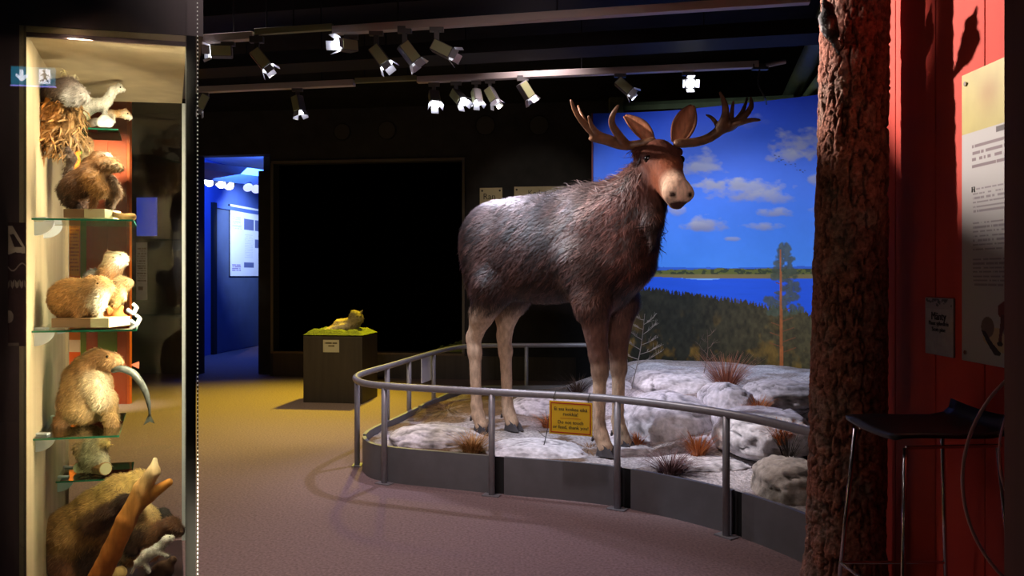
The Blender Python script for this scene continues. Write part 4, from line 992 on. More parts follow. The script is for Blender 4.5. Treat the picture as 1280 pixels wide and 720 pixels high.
wsign('wall_sign', 'small cream sign beginning Ran, half hidden behind the moose rump', 600, 628, 235, 300, 'Ran', 604, 246, .13)
wsign('wall_sign', 'large cream sign reading Kedot ja, mostly hidden behind the moose back', 643, 737, 233.5, 377, 'Kedot ja', 660, 241.5, .115)

# ================================================================== pedestal with the resting animal
pc_ = G(420, 504); A = Vector((math.cos(-.14), math.sin(-.14))); B = Vector((-A.y, A.x))
hgt = .86; c0 = G(379, 503).to_2d(); c1 = c0+A*.775
pd = empty('display_pedestal', (pc_.x, pc_.y+.3, 0), 'dark brown box pedestal topped with green moss by the black window', 'pedestal')
dpt = .62
MB().prism([c0, c1, c1+B*dpt, c0+B*dpt], 0, hgt-.02).build('body', M['pedestal'], pd, bevel=.006)
# moss top
nu_, nv_ = 60, 44; v = []; f = []
for i in range(nu_):
    for j_ in range(nv_):
        u, w_ = i/(nu_-1), j_/(nv_-1); p = c0+A*.775*u+B*dpt*w_; ed = min(u, 1-u, w_, 1-w_)
        v.append((p.x, p.y, hgt-.025+.06*min(1, ed*8)*(.5+1.0*float(fbm(np.array(u*12), np.array(w_*9), 33)))+.02))
f = [(i*nv_+j_, (i+1)*nv_+j_, (i+1)*nv_+j_+1, i*nv_+j_+1) for i in range(nu_-1) for j_ in range(nv_-1)]
mk('moss_top', v, f, M['moss'], pd, smooth=True)
a = c0+A*.265-B*.006; b = c0+A*.475-B*.006
MB().prism([a, b, b+B*.005, a+B*.005], hgt-.22, hgt-.065).build('plate', M['paper'], pd)
for z_, w0, w1 in ((hgt-.105, .10, .90), (hgt-.140, .32, .72)):
    def fl(u, v): return np.where((vnoise(u*14, v*0+z_*50, 3) > .3)[..., None], np.array(L3(70, 62, 45)), np.array(L3(150, 140, 115)))
    q0 = a.lerp(b, w0)-B*.001; q1 = a.lerp(b, w1)-B*.001
    paint_panel('plate_line', (q0.x, q0.y, z_+.009), (q1.x-q0.x, q1.y-q0.y, 0), (0, 0, -.018), 40, 3, fl, pd)
TN = (190, 165, 125); TN2 = (140, 125, 85)
critter('resting_animal', 'tan mounted animal with a pointed ear tuft lying on the mossy pedestal', 'mounted animal', 10.35,
        [(412, 412, 0, 3, 425, 408, 0, 7, TN), (425, 407, 0, 8, 440, 406, 0, 9, TN), (440, 406, -2, 9, 446, 399, -3, 8, TN2), (446, 398, -3, 7.5, 444, 395, -3, 7, TN2), (450, 393, -3, 2, 453, 388, -3, .7, TN2), (442, 391, -3, 2, 440, 389, -3, .8, TN2),
         (405, 414, -2, 2, 418, 412, -4, 4, (225, 205, 180)), (418, 411, -6, 4, 432, 408, -8, 4, (220, 200, 190)), (449, 399, -8, 3, 450, 401, -9, 2, TN2)],
        [(446, 396, -10.5, .9), (451, 396, -9, .9)], 1800, 2.2, k=2.5, h=.8, flow=(-1, 0, -.3))

# moss bed on the sill of the black window
v = []; f = []; nu_, nv_ = 50, 14
a = on_line(528, W0, WD)+WN*.24; b = on_line(577, W0, WD)+WN*.24
for i in range(nu_):
    for j_ in range(nv_):
        u, w_ = i/(nu_-1), j_/(nv_-1); p = a.lerp(b, u)+WN*.5*w_; ed = min(1, min(u*3, (1-u)*12, w_*5, (1-w_)*5)); v.append((p.x, p.y, .385+ed*(.03+.14*u)*(.4+1.1*float(fbm(np.array(u*9), np.array(w_*5), 35)))))
f = [(i*nv_+j_, (i+1)*nv_+j_, (i+1)*nv_+j_+1, i*nv_+j_+1) for i in range(nu_-1) for j_ in range(nv_-1)]
tag(mk('moss_bed', v, f, M['moss'], smooth=True), 'strip of green moss on the sill of the black window', 'moss')
# ================================================================== lit glass case on the left
ZT = 2.35
A0 = Vector((-1.493, 2.46)); SD = Vector((-.412, .96)).normalized(); FD = Vector((.974, .225)).normalized()
WF = .462; DP = 1.03
A1 = A0+FD*WF; B0 = A0+SD*DP; B1 = A1+SD*(DP*.965)
FN = Vector((FD.y, -FD.x))           # towards the visitor
case = empty('display_case', ((A0+B1)/2).to_3d(), 'tall lit glass display case full of mounted small animals', 'display case')
ZB = .45
MB().prism([A0, A1, B1, B0], .0, ZB).build('base', M['caseframe'], case)
MB().prism([A0-FD*.02, A0, B0, B0-FD*.02], ZB, ZT+.02).build('side_wall', M['ashwood'], case)
MB().prism([A0, A1, B1, B0], ZT, ZT+.02).build('top_panel', M['ashwood'], case)
MB().prism([A0-FD*.5, A1+FD*.05, B1+FD*.05, B0-FD*.5], ZT+.021, ZC-.01).build('header', M['caseframe'], case)
MB().prism([A0-FD*.5, A0-FD*.001, A0-FD*.001+SD*.06, A0-FD*.5+SD*.06], 0, ZT+.02).build('frame_board', M['caseframe'], case)
pa = A1-FD*.002; 
MB().prism([pa, pa+FD*.030, pa+FD*.030+SD*.05, pa+SD*.05], 0, ZT+.02).build('corner_post', M['black'], case)
g0 = A0-FD*.12+FN*.012
MB().prism([g0, pa+FN*.012, pa+FN*.018, g0+FN*.006], ZB-.2, ZT+.3).build('front_pane', M['glass'], case)
MB().prism([B0, B1, B1+SD*.005, B0+SD*.005], ZB, ZT).build('back_pane', M['glass'], case)
q = pa+FD*.012+SD*.055
MB().prism([q, q+FD*.005, B1+FD*.017, B1+FD*.012], ZB, ZT).build('side_pane', M['glass'], case)
MB().prism([B1, B1+FD*.012, B1+FD*.012+SD*.008, B1+SD*.008], ZB, ZT).build('back_edge_strip', mat('pale_edge', (.45, .5, .55), .4), case)
MB().prism([B0-FD*.0, B0+FD*.012, B0+FD*.012-SD*.02, B0-SD*.02], ZB, ZT).build('back_stile', M['ashwood'], case)
# bead strip on the outside of the corner post
ls = MB(); lp = pa+FD*.0335+SD*.004
st_ = MB().prism([lp, lp+FD*.004, lp+FD*.004+SD*.012, lp+SD*.012], .5, 2.5).build('bead_channel', M['slot'], case)
for k in range(150):
    z_ = .55+k*.0132; ls.box((lp.x+FD.x*.002+FN.x*.003, lp.y+FD.y*.002+FN.y*.003, z_), (.003, .003, .0045))
o = ls.build('bead_row', M['led'], case); o['kind'] = 'stuff'
# pale printed marks on the dark frame board
def fm(u, v):
    c = np.ones(u.shape+(3,))*np.array(L3(48, 30, 34)); c *= (.8+.4*fbm(u*4, v*60, 4)[..., None])
    pl_ = np.array(L3(140, 125, 120))
    c[inpoly(u, v, [(.02, .03), (.25, .03), (.95, .20), (.95, .25), (.4, .24), (.02, .26)]) & ~inpoly(u, v, [(.1, .10), (.3, .09), (.8, .2), (.35, .2)])] = pl_
    c[(np.abs(v-(.36+.03*np.sin(u*6))) < .006)] = pl_*.7
    z_ = np.abs(((u*4) % 1)-.5); c[(np.abs(v-.48-.03*z_*2) < .025) & (z_ > .1)] = pl_*.6
    c[((u-.05)/.25)**2+((v-.76)/.05)**2 < 1] = pl_*.8; c[(np.abs(v-.985) < .012) & (u < .6)] = pl_*.5
    return c
a = on_line(10, A0+FN*.002, FD); b = on_line(32.5, A0+FN*.002, FD)
paint_panel('frame_print', (a.x, a.y, 1.6-(278-YH)*a.y/F), (b.x-a.x, b.y-a.y, 0), (0, 0, -(433-278)*a.y/F), 50, 200, fm, case)

light('AREA', 'case_strip_light', ((A1+SD*.085+FD*.012).x, (A1+SD*.085+FD*.012).y, 1.30), (-1.75, 3.0, 1.05), 24.0, (1, .86, .55), .02, size_y=1.6)
ft = A0+FD*.27+SD*.020
light('AREA', 'case_top_fill', (ft.x, ft.y, ZT-.012), ((ft+SD*.45).x, (ft+SD*.45).y, .5), 9, (1, .88, .58), .30, size_y=.015)  # added fill for the animals' fronts; the case has no lamp here
MB().prism([A0+FN*.002, A1+FN*.002, A1+SD*.008, A0+SD*.008], ZT-.014, ZT).build('fill_light_lip', M['caseframe'], case)  # added lip that hides the fill strip from the camera

light('SPOT', 'exhibit_panel_fill', (-4.2, 7.6, 3.9), (-5.5, 10, 1.7), 2600, (1, .9, .7), .06, 60, .6)  # added fill to brighten the exhibit panel, no known lamp
# shelves
def wall_pt(t): return A0+SD*t
def shelf(label, z, t0, t1, w0, w1=None):
    w1 = w1 or w0; a = wall_pt(t0); d = wall_pt(t1); b = a+FD*w0; c = d+FD*w1
    o = empty('glass_shelf', ((a.x+c.x)/2, (a.y+c.y)/2, z), label, 'shelf', 'glass shelves in the display case')
    pn = MB().prism([a, b, c, d], z-.006, z).build('pane', M['shelfglass'], o)
    e = FN*.0012
    MB().prism([a+e, b+e, b, a], z-.006, z).build('front_edge', M['glassedge'], pn)
    MB().prism([b, b+FD*.001, c+FD*.001, c], z-.006, z).build('side_edge', M['glassedge'], pn)
    MB().prism([d, c, c+SD*.001, d+SD*.001], z-.006, z).build('back_edge', M['glassedge'], pn)
    for t in (t0+.05, t1-.06):
        p = wall_pt(t); m = MB(); r = .045; pts = []
        n = 10; v = []
        for k in range(n+1):
            an = math.pi/2*k/n; v.append((r*1.3*math.cos(an), -r*math.sin(an)))
        v.append((0, 0)); N_ = len(v); vv = []
        for s in (0, .022):
            for x_, z_ in v: q = p+SD*s+FD*x_; vv.append((q.x, q.y, z-.008+z_))
        m.add(vv, [tuple(range(N_)), tuple(range(2*N_-1, N_-1, -1))]+[(i, N_+i, N_+(i+1) % N_, (i+1) % N_) for i in range(N_)])
        m.box((p.x+FD.x*.02+SD.x*.011, p.y+FD.y*.02+SD.y*.011, z+.004), (.04, .02, .006)); m.build('clip', M['clip'], o)
    return o
shelf('highest glass shelf carrying the white stoat and the weasel', 2.155, .55, .80, .23)
shelf('glass shelf carrying the dark mink on a plinth', 1.785, .10, .42, .30)
shelf('wide glass shelf carrying the muskrat', 1.425, .10, .80, .31, .30)
shelf('glass shelf carrying the otter with a fish', 1.075, .13, .60, .255)
shelf('lowest small glass shelf carrying the squirrel on logs', .805, .69, .98, .27)

def plinth(label, x0, x1, y0, y1, Y, split, dep=.10):
    a = P(x0, y1, Y); b = P(x1, y0, Y); o = empty('wooden_plinth', ((a.x+b.x)/2, Y+dep/2, a.z), label, 'plinth')
    xm = a.x+(b.x-a.x)*split
    MB().box(((a.x+xm)/2, Y+dep/2, (a.z+b.z)/2), (xm-a.x, dep, b.z-a.z)).build('block', M['plinth'], o, bevel=.002)
    MB().box(((b.x+xm)/2, Y+dep/2+.004, (a.z+b.z)/2), (b.x-xm, dep+.008, b.z-a.z)).build('pale_face', M['plinthlight'], o, bevel=.001)
    return o
plinth('brown wooden plinth with pale right face under the dark mink', 79, 131, 261, 272, 2.60, .5)
plinth('brown wooden plinth with pale right face under the muskrat', 64, 136, 398, 409.5, 2.62, .68, .14)

BR = (128, 88, 52); DB = (62, 42, 34); TA = (178, 142, 98); PL = (222, 208, 178); WT = (232, 230, 222); GR = (120, 112, 108); RD = (165, 100, 50)
# top group
critter('wood_stump', 'shaggy torn tree stump mounted at the top of the case wall', 'stump', 2.78,
        [(60, 120, 4, 14, 64, 150, 2, 20, (120, 80, 45)), (64, 150, 2, 20, 72, 170, 0, 16, (150, 105, 58)), (72, 165, 0, 18, 90, 172, -4, 9, (125, 95, 62)), (84, 140, 0, 18, 88, 165, -2, 12, (140, 108, 70)), (54, 165, 0, 10, 46, 190, 0, 2, (165, 110, 55)), (62, 125, -14, 5, 52, 172, -16, 3, (190, 125, 60)), (76, 132, -14, 5, 60, 178, -16, 3, (185, 130, 75)), (88, 140, -12, 4, 72, 182, -14, 3, (110, 80, 50)), (48, 120, 0, 6, 46, 160, 0, 5, (50, 35, 28))],
        (), 900, 14, furw=3.2, nf=.3, k=2.5, part='wood', noise=9, flow=(-.5, 0, -1), lift=.35)
critter('polecat', 'dark furred polecat with pale grey face on the torn stump', 'mounted animal', 2.72,
        [(74, 113, 0, 14, 86, 112, -2, 15, DB), (86, 112, -2, 14, 98, 118, -6, 10, (110, 100, 96)), (98, 118, -6, 9, 107, 123, -8, 6, (150, 145, 142)), (88, 122, -8, 10, 96, 125, -8, 7, (160, 158, 158)), (82, 98, 2, 3, 80, 88, 4, 1.2, (175, 160, 120)), (90, 101, 2, 3.5, 94, 94, 4, 1.2, (190, 180, 150)), (64, 108, 4, 8, 52, 122, 6, 4, DB)],
        [(101, 117, -14, 1)], 2600, 4.5, k=4)
critter('stoat', 'slender white stoat standing alert on the highest glass shelf', 'mounted animal', 3.05,
        [(103, 142, 0, 8, 112, 132, 0, 9, WT), (112, 132, 0, 9.5, 124, 131, 0, 8, WT), (124, 131, 0, 7.5, 134, 126, 0, 6, WT), (134, 126, 0, 6, 142, 113, 0, 5, WT), (142, 113, 0, 5, 149, 110, -1, 5, WT), (149, 110, -1, 4, 155, 112, -2, 2.2, WT), (133, 128, -3, 4, 131, 143, -3, 2, WT), (131, 143, -3, 2, 134, 146, -4, 2, WT), (104, 146, -3, 7, 108, 153, -3, 4, (205, 205, 160)), (148, 106, 2, 1.8, 148, 105, 2, 1.5, WT)],
        [(150.5, 109, -5.5, 1)], 1500, 2.5, k=3)
critter('weasel', 'small tan and white weasel stretching forward beside the white stoat', 'mounted animal', 3.12,
        [(134, 150, 0, 3, 137, 142, 0, 4, WT), (137, 142, 0, 4.5, 150, 142, 0, 4, (205, 160, 100)), (150, 142, 0, 4.2, 157, 143, -1, 5, (215, 165, 100)), (157, 143, -1, 4.5, 163, 147, -2, 2.6, WT), (156, 137.5, 0, 2, 157, 136.5, 0, 1.4, (210, 140, 80)), (142, 145, -2, 2, 143, 153, -2, 1.5, WT)],
        [(159.5, 142, -5, .8)], 900, 2, k=2.5)
critter('snowy_stone', 'snow white lump of stone on the highest glass shelf', 'stone', 3.0, [(112, 155, 0, 5, 120, 152, 0, 5, (90, 70, 50)), (126, 153, -2, 6, 136, 153, -2, 6, (225, 225, 225)), (130, 148, -2, 5, 132, 147, -2, 4, WT)], (), 0, k=3, part='stone', noise=2.5)
critter('small_bird', 'small brown bird hanging below the torn stump', 'bird', 2.95,
        [(96, 182, 0, 6, 108, 180, 0, 8, (150, 110, 75)), (108, 180, 0, 8, 113, 192, -2, 5, (140, 115, 85)), (106, 196, -3, 5, 109, 204, -3, 4, (180, 165, 130)), (94, 186, 0, 3, 86, 190, 2, 1.5, (110, 80, 60))], [(112, 179, -7, .9)], 900, 3, k=3)
# mink group
critter('mink', 'dark brown mink with arched tail crouching on its wooden plinth', 'mounted animal', 2.64,
        [(88, 238, 0, 15, 98, 232, -2, 18, DB), (98, 232, -2, 18, 114, 219, -4, 16, (105, 70, 45)), (114, 219, -4, 15, 127, 207, -6, 11, (125, 85, 52)), (127, 207, -6, 11, 139, 206, -8, 9, (140, 98, 60)), (139, 207, -8, 8, 150, 210, -10, 5, (190, 160, 120)), (118, 226, -10, 14, 126, 238, -10, 10, (160, 115, 65)), (120, 240, -12, 6, 116, 258, -12, 4, BR), (134, 228, 4, 12, 142, 242, 4, 10, (120, 88, 60)), (142, 242, 4, 8, 138, 258, 2, 5, (100, 75, 55)), (88, 250, 0, 10, 96, 258, -4, 6, DB), (80, 230, 4, 3.5, 86, 214, 6, 4.5, DB), (86, 214, 6, 4.5, 90, 198, 6, 5, (95, 75, 62)), (90, 198, 6, 5, 85, 186, 6, 3, (60, 45, 40)), (131, 201, -4, 3, 130, 199, -4, 2.5, DB)],
        [(131, 204, -17, 1.4)], 4200, 4.5, k=4.5)
critter('polecat', 'white cheeked polecat looking out behind the dark mink', 'mounted animal', 2.85,
        [(112, 206, 0, 9, 124, 198, 0, 9, BR), (124, 198, 0, 9, 133, 197, -2, 6.5, (150, 110, 75)), (133, 197, -3, 5, 138, 199, -4, 3.5, WT), (112, 206, 0, 9, 108, 235, 2, 11, DB), (108, 235, 2, 9, 108, 260, 2, 6, DB)], [(131, 194, -9, 1)], 1400, 3.5, k=4)
critter('twig', 'short pale branch lying at the end of the mink shelf', 'branch', 2.66, [(134, 267, 0, 3.5, 152, 270, -2, 3.5, (170, 140, 100)), (152, 271, -2, 4, 166, 271, -4, 4.5, (200, 160, 100)), (155, 274, -4, 3, 165, 274, -4, 2.5, (190, 150, 100))], (), 0, k=2, part='wood', noise=2)
# muskrat group
critter('muskrat', 'plump tan muskrat sitting on its wooden plinth', 'mounted animal', 2.70,
        [(88, 373, 0, 25, 104, 374, -2, 25, (168, 122, 72)), (104, 374, -2, 23, 118, 366, -4, 18, (178, 132, 82)), (118, 362, -4, 15, 127, 359, -6, 12, (182, 138, 88)), (127, 359, -6, 11, 136, 361, -8, 6.5, TA), (122, 378, -14, 10, 126, 368, -14, 8, (238, 225, 200)), (100, 390, -14, 8, 98, 397, -16, 5, (195, 150, 100)), (122, 384, -12, 6, 124, 397, -14, 4, PL), (84, 390, -8, 8, 76, 399, -12, 3, (110, 80, 55)), (113, 350, -2, 4, 112, 348, -2, 3, BR)],
        [(121.5, 355, -17.5, 1.6)], 5500, 4.5, k=6)
critter('polecat', 'upright polecat with white open muzzle standing behind the muskrat', 'mounted animal', 2.98,
        [(118, 348, 4, 12, 130, 352, 2, 14, GR), (132, 360, 0, 14, 138, 340, -2, 13, (150, 105, 62)), (138, 340, -2, 12, 144, 327, -4, 11.5, (125, 90, 60)), (144, 327, -4, 11, 151, 324, -8, 9, (205, 185, 150)), (152, 326, -12, 6, 155, 325, -14, 4, WT), (135, 318, 0, 3, 136, 316, 0, 2.5, BR), (130, 385, 0, 10, 132, 365, 0, 12, BR)], [(142, 322, -15, 1.5), (150, 319, -15, 1.2)], 3000, 4, k=5)
critter('water_vole', 'small olive brown rodent climbing driftwood beside the muskrat', 'mounted animal', 2.82,
        [(136, 386, 0, 9, 142, 370, 0, 13, (120, 100, 70)), (142, 370, 0, 12.5, 152, 356, -2, 9.5, (135, 112, 78)), (152, 356, -2, 9, 160, 354, -4, 6.5, (140, 118, 85)), (152, 364, -8, 5, 156, 374, -10, 2.5, (190, 165, 120)), (150, 370, -8, 5, 144, 384, -10, 4, (180, 150, 100)), (150, 347, 0, 3, 150, 346, 0, 2.5, (120, 100, 72))], [(157, 351, -9, 1.2)], 2200, 3.5, k=4)
critter('driftwood', 'gnarled orange brown driftwood lump on the muskrat shelf', 'driftwood', 2.78, [(134, 398, 0, 8, 146, 396, -2, 8, (170, 105, 52)), (146, 396, -2, 8, 157, 400, -4, 5, (185, 115, 58)), (138, 392, -4, 5, 134, 384, -4, 2.5, (175, 120, 65)), (148, 392, -4, 5, 152, 384, -4, 2.5, (165, 110, 60))], (), 0, k=2.5, part='wood', noise=4)
for x_, y_, lb in ((168, 401, 'white bent price style card holder at the front end of the muskrat shelf'), (164, 387, 'white bent card holder behind the front one on the muskrat shelf')):
    o = empty('card_holder', P(x_, y_+5, 2.9), lb.replace('price style ', ''), 'card holder')
    MB().tube([P(x_-5, y_, 2.9), P(x_+3, y_+5, 2.9), P(x_+7, y_-3, 2.95), P(x_+2, y_-7, 2.95)], .008, 4).build('bent_strip', M['white'], o)
# otter group
critter('otter', 'tall golden brown otter holding a fish on its glass shelf', 'mounted animal', 2.82,
        [(106, 505, 0, 26, 110, 482, 0, 27, (190, 158, 112)), (110, 482, 0, 26, 112, 462, -2, 20, (165, 125, 80)), (112, 462, -2, 19, 122, 451, -4, 14, (150, 108, 66)), (122, 451, -4, 13.5, 136, 451, -8, 11, (158, 116, 74)), (136, 452, -8, 10, 146, 453, -10, 7.5, (175, 140, 100)), (118, 480, -14, 16, 126, 500, -14, 13, (225, 205, 170)), (88, 500, -4, 13, 78, 528, -10, 9, (140, 100, 62)), (78, 528, -10, 8, 70, 541, -16, 6, (120, 85, 52)), (134, 500, -6, 12, 139, 525, -10, 8, (190, 155, 105)), (139, 525, -10, 7.5, 144, 536, -14, 6, (150, 112, 70)), (95, 470, 2, 15, 88, 500, 0, 14, (135, 98, 62)), (120, 440, 0, 3, 119, 438, 0, 2.5, BR)],
        [(134, 446, -18.5, 1.7)], 7000, 4.5, k=6)
fs = catmull([P(140, 464, 2.71), P(152, 461, 2.70), P(168, 468, 2.72), P(181, 488, 2.74), P(186, 506, 2.75), P(187, 519, 2.76)], 6)
fo = empty('fish', fs[0], 'slender silver grey fish hanging from the otter mouth', 'fish')
MB().tube(fs, [(.006+.0085*math.sin(math.pi*min(1, i/(len(fs)-1)*1.15))**.7)*(1-.35*i/len(fs)) for i in range(len(fs))], 12).build('body', M['fish'], fo, smooth=True)
p = fs[-1]; MB().add([p+Vector((0, 0, .01)), p+Vector((-.022, 0, -.035)), p+Vector((0, .002, -.022)), p+Vector((.018, 0, -.03))], [(0, 1, 2), (0, 2, 3)]).build('tail_fin', M['fish'], fo)
p = P(163, 456, 2.71); MB().add([p, p+Vector((.03, 0, .012)), p+Vector((.028, .003, -.014))], [(0, 1, 2)]).build('fin', mat('fin_red', L3(215, 110, 85), .5), fo)
# squirrel on logs
critter('squirrel', 'pale bellied squirrel sitting on sawn logs on the lowest glass shelf', 'mounted animal', 3.22,
        [(118, 570, 0, 15, 120, 556, 0, 13, (200, 185, 150)), (120, 556, 0, 12, 124, 545, 0, 10, (190, 172, 135)), (124, 545, 0, 9, 128, 538, -2, 8, (185, 160, 120)), (130, 552, -6, 5, 135, 556, -8, 3, (215, 180, 110)), (128, 575, -8, 8, 132, 582, -8, 5, PL), (108, 575, 4, 9, 100, 560, 6, 8, (170, 140, 100)), (110, 582, 0, 8, 126, 583, 0, 7, (190, 170, 130))], [(130, 537, -9, 1.2)], 2600, 4.5, k=5)
def log(label, x0, y0, x1, y1, Y, r, d=0):
    o = empty('sawn_log', P((x0+x1)/2, (y0+y1)/2+r, Y), label, 'log'); a = P(x0, y0, Y+.03); b = P(x1, y1, Y-.03+d)
    MB().tube([a, b], r*Y/F, 14).build('bark', M['drift'], o); e = (b-a).normalized()
    MB().tube([b, b+e*.002], r*Y/F*.9, 14).build('cut_end', M['plinthlight'], o); return o
log('short sawn log with pale cut end under the squirrel', 118, 584, 132, 586, 3.2, 8)
log('short sawn log nearer the case wall under the squirrel', 108, 582, 98, 585, 3.25, 7)
# bottom group
critter('wolverine', 'large tan and dark brown wolverine climbing a branch at the case bottom', 'mounted animal', 2.95,
        [(82, 690, 0, 26, 90, 668, 0, 33, (150, 112, 66)), (90, 668, 0, 33, 122, 642, 0, 30, (172, 135, 80)), (122, 642, 0, 29, 150, 618, -2, 24, (190, 155, 92)), (150, 618, -2, 23, 172, 602, -4, 13, (205, 175, 105)), (172, 602, -4, 12, 184, 598, -6, 9, (200, 170, 105)), (118, 652, -20, 16, 138, 640, -26, 11, (85, 58, 40)), (138, 640, -26, 10, 156, 627, -28, 7, (60, 42, 32)), (156, 627, -28, 6, 161, 624, -30, 5, (45, 32, 26)), (78, 695, -14, 18, 82, 728, -16, 14, (125, 85, 60)), (112, 680, -4, 18, 108, 728, -6, 14, (70, 50, 38)), (130, 668, 6, 18, 128, 720, 6, 14, (165, 125, 75))],
        (), 9000, 5.5, k=8)
critter('marten', 'brown and cream marten with dark foreleg right of the driftwood branch', 'mounted animal', 3.05,
        [(160, 640, 4, 20, 178, 650, 4, 20, (205, 180, 125)), (178, 655, 2, 18, 192, 668, 0, 15, (170, 130, 80)), (192, 668, -4, 13, 214, 656, -8, 9, (110, 75, 50)), (214, 656, -8, 9, 224, 664, -10, 7, (80, 55, 40)), (176, 668, -10, 12, 164, 686, -14, 7, (75, 55, 42)), (164, 686, -14, 6, 168, 691, -16, 4, (60, 44, 36)), (160, 655, 0, 14, 158, 690, 0, 12, (215, 195, 150)), (190, 690, 0, 10, 160, 702, -4, 6, (185, 130, 75))], (), 5000, 4.5, k=6)
critter('weasel', 'small white weasel running at the foot of the driftwood', 'mounted animal', 2.85,
        [(174, 703, 0, 5.5, 184, 694, 0, 7, WT), (184, 694, 0, 7, 198, 686, 0, 6.5, WT), (198, 686, 0, 6, 208, 675, -2, 5, WT), (208, 675, -2, 5, 214, 673, -3, 4, WT), (172, 703, 0, 3, 165, 716, 0, 1.2, WT), (180, 702, -3, 3.5, 187, 714, -4, 2, WT), (200, 690, -3, 3, 211, 695, -4, 2, WT)], [(212, 671, -5.5, .8)], 1500, 2.2, k=3)
critter('small_bird', 'small dark bird head peeping above the marten', 'bird', 3.15, [(196, 645, 0, 6, 204, 642, 0, 7, (60, 55, 50)), (204, 642, 0, 6, 212, 644, -2, 3, (50, 46, 44))], (), 700, 2.5, k=3)
critter('driftwood_branch', 'forked honey coloured driftwood branch rising from the case bottom', 'branch', 2.72,
        [(112, 745, 0, 14, 140, 690, 0, 12, (165, 95, 38)), (140, 690, 0, 12, 158, 650, 0, 12, (175, 105, 42)), (158, 650, 0, 11, 178, 610, 0, 10, (190, 130, 65)), (178, 610, 0, 10, 192, 590, -2, 8, (215, 175, 115)), (192, 590, -2, 7.5, 194, 575, -2, 3, (235, 220, 180)), (160, 645, 2, 8, 185, 620, 4, 8, (180, 115, 50)), (185, 620, 4, 8, 211, 603, 6, 5, (195, 135, 60))], (), 0, k=4, part='wood', noise=2.5)
critter('wood_stump', 'dark split stump at the foot of the white weasel', 'stump', 2.9, [(205, 712, 0, 12, 190, 730, 0, 14, (95, 70, 52)), (216, 700, 0, 5, 205, 715, 0, 6, (80, 60, 48)), (150, 716, 0, 8, 140, 726, 0, 10, (190, 160, 105))], (), 0, k=3, part='wood', noise=5)

# ------------------------------------------------------------------ exit sign behind the visitor, seen mirrored in the case glass
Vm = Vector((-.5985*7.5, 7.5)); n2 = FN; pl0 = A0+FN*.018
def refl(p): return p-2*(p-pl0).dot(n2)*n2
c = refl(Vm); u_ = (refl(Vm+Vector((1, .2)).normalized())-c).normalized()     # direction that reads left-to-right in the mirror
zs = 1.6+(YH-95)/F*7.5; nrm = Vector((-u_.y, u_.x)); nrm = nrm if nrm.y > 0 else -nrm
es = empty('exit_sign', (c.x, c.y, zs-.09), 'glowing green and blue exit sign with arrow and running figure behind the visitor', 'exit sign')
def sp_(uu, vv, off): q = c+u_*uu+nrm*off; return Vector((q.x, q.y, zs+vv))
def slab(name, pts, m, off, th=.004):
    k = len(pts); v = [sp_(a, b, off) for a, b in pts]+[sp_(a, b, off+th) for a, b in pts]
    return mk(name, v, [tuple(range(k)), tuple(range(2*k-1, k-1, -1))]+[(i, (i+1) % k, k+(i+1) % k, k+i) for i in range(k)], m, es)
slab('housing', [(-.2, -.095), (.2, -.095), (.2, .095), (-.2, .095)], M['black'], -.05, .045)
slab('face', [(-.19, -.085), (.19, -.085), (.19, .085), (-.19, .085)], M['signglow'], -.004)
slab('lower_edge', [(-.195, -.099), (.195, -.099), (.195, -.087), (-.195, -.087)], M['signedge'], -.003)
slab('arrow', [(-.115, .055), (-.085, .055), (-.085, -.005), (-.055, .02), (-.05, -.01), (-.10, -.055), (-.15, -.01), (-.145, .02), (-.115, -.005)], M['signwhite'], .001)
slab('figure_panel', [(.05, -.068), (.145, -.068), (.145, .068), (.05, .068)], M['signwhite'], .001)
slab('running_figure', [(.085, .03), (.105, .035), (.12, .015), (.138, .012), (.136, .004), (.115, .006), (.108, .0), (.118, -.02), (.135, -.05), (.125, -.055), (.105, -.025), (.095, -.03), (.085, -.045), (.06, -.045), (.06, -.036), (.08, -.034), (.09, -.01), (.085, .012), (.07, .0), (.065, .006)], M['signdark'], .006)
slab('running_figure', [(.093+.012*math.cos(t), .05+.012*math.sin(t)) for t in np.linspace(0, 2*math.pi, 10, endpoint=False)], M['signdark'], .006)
for s in (-.15, .15): q = sp_(s, .09, -.03); MB().tube([q, (q.x, q.y, ZC)], .006, 6).build('suspension_rod', M['black'], es)

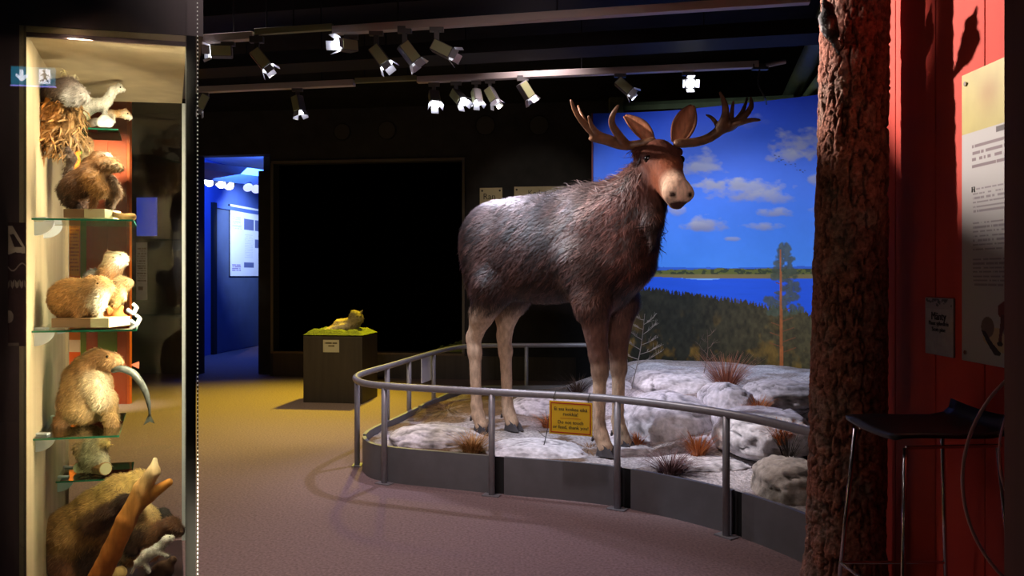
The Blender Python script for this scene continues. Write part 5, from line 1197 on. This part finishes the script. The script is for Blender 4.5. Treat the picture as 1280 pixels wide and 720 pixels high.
# ================================================================== bar stool and clear ring on the right
sz_ = 1.0
st = empty('bar_stool', (1.62, 3.1, 0), 'black shell bar stool with thin metal legs against the red planks', 'bar stool')
v = []; f = []; prof = [(1.39, sz_-.008), (1.42, sz_-.002), (1.50, sz_), (1.62, sz_-.003), (1.74, sz_-.002), (1.80, sz_+.01), (1.83, sz_+.035), (1.842, sz_+.075)]
for x_, z_ in prof:
    for t in np.linspace(0, 1, 9): v.append((x_, 2.90+.43*t, z_+.012*(2*t-1)**2))
f = [(i*9+j_, i*9+j_+1, (i+1)*9+j_+1, (i+1)*9+j_) for i in range(len(prof)-1) for j_ in range(8)]
o = mk('seat', v, f, M['stool'], st, smooth=True); md = o.modifiers.new('thickness', 'SOLIDIFY'); md.thickness = .016
for (x_, y_, ex, ey) in ((1.42, 3.31, 1.35, 3.38), (1.44, 2.93, 1.39, 2.86), (1.78, 3.31, 1.84, 3.38), (1.78, 2.93, 1.84, 2.86)):
    MB().tube([(x_, y_, sz_-.03), (ex, ey, 0)], .0085, 10).build('leg', M['chrome'], st, smooth=True)
for y_, y2 in ((2.925, 2.925), (3.315, 3.315)): MB().tube([(1.44, y_, sz_-.028), (1.79, y2, sz_-.02)], .007, 8).build('seat_bar', M['chrome'], st)
for a_, b_ in (((1.375, 3.352), (1.41, 2.885)), ((1.41, 2.885), (1.82, 2.885)), ((1.375, 3.352), (1.82, 3.352))):
    MB().tube([(*a_, .40), (*b_, .40)], .007, 8).build('foot_rest', M['chrome'], st)

Yd = 1.9; cR = P(1372, 600, Yd); R_o = 169*Yd/F; cI = P(1390, 568, Yd); R_i = 144*Yd/F
rg = empty('acrylic_ring', (cR.x, Yd, 0), 'large clear acrylic ring with glinting rim in front of the red planks', 'acrylic ring')
n = 96; v = []
for dy in (-.004, .004):
    for k in range(n):
        t = 2*math.pi*k/n; v.append((cR.x+R_o*math.cos(t), Yd+dy, cR.z+R_o*math.sin(t)))
    for k in range(n):
        t = 2*math.pi*k/n; v.append((cI.x+R_i*.98*math.cos(t)-.0, Yd+dy, cI.z+R_i*.98*math.sin(t)*.98))
f = []
for k in range(n):
    k2 = (k+1) % n; f += [(k, k2, n+k2, n+k), (2*n+k, 3*n+k, 3*n+k2, 2*n+k2)]
mk('sheet', v, f, M['acryl'], rg)
MB().tube([(cR.x+R_o*math.cos(t), Yd, cR.z+R_o*math.sin(t)) for t in np.linspace(0, 2*math.pi, 97)], .0042, 8).build('outer_rim', M['rim'], rg, smooth=True)
MB().tube([(cI.x+R_i*.98*math.cos(t), Yd, cI.z+R_i*.96*math.sin(t)) for t in np.linspace(0, 2*math.pi, 97)], .003, 8).build('inner_rim', M['rim'], rg, smooth=True)
MB().tube([(cR.x+.1, Yd+.02, 0), (cR.x+.1, Yd+.02, cR.z-R_o+.03)], .012, 10).build('stand', M['black'], rg)
MB().box((cR.x+.1, Yd+.02, .008), (.3, .25, .016)).build('stand_base', M['black'], rg)
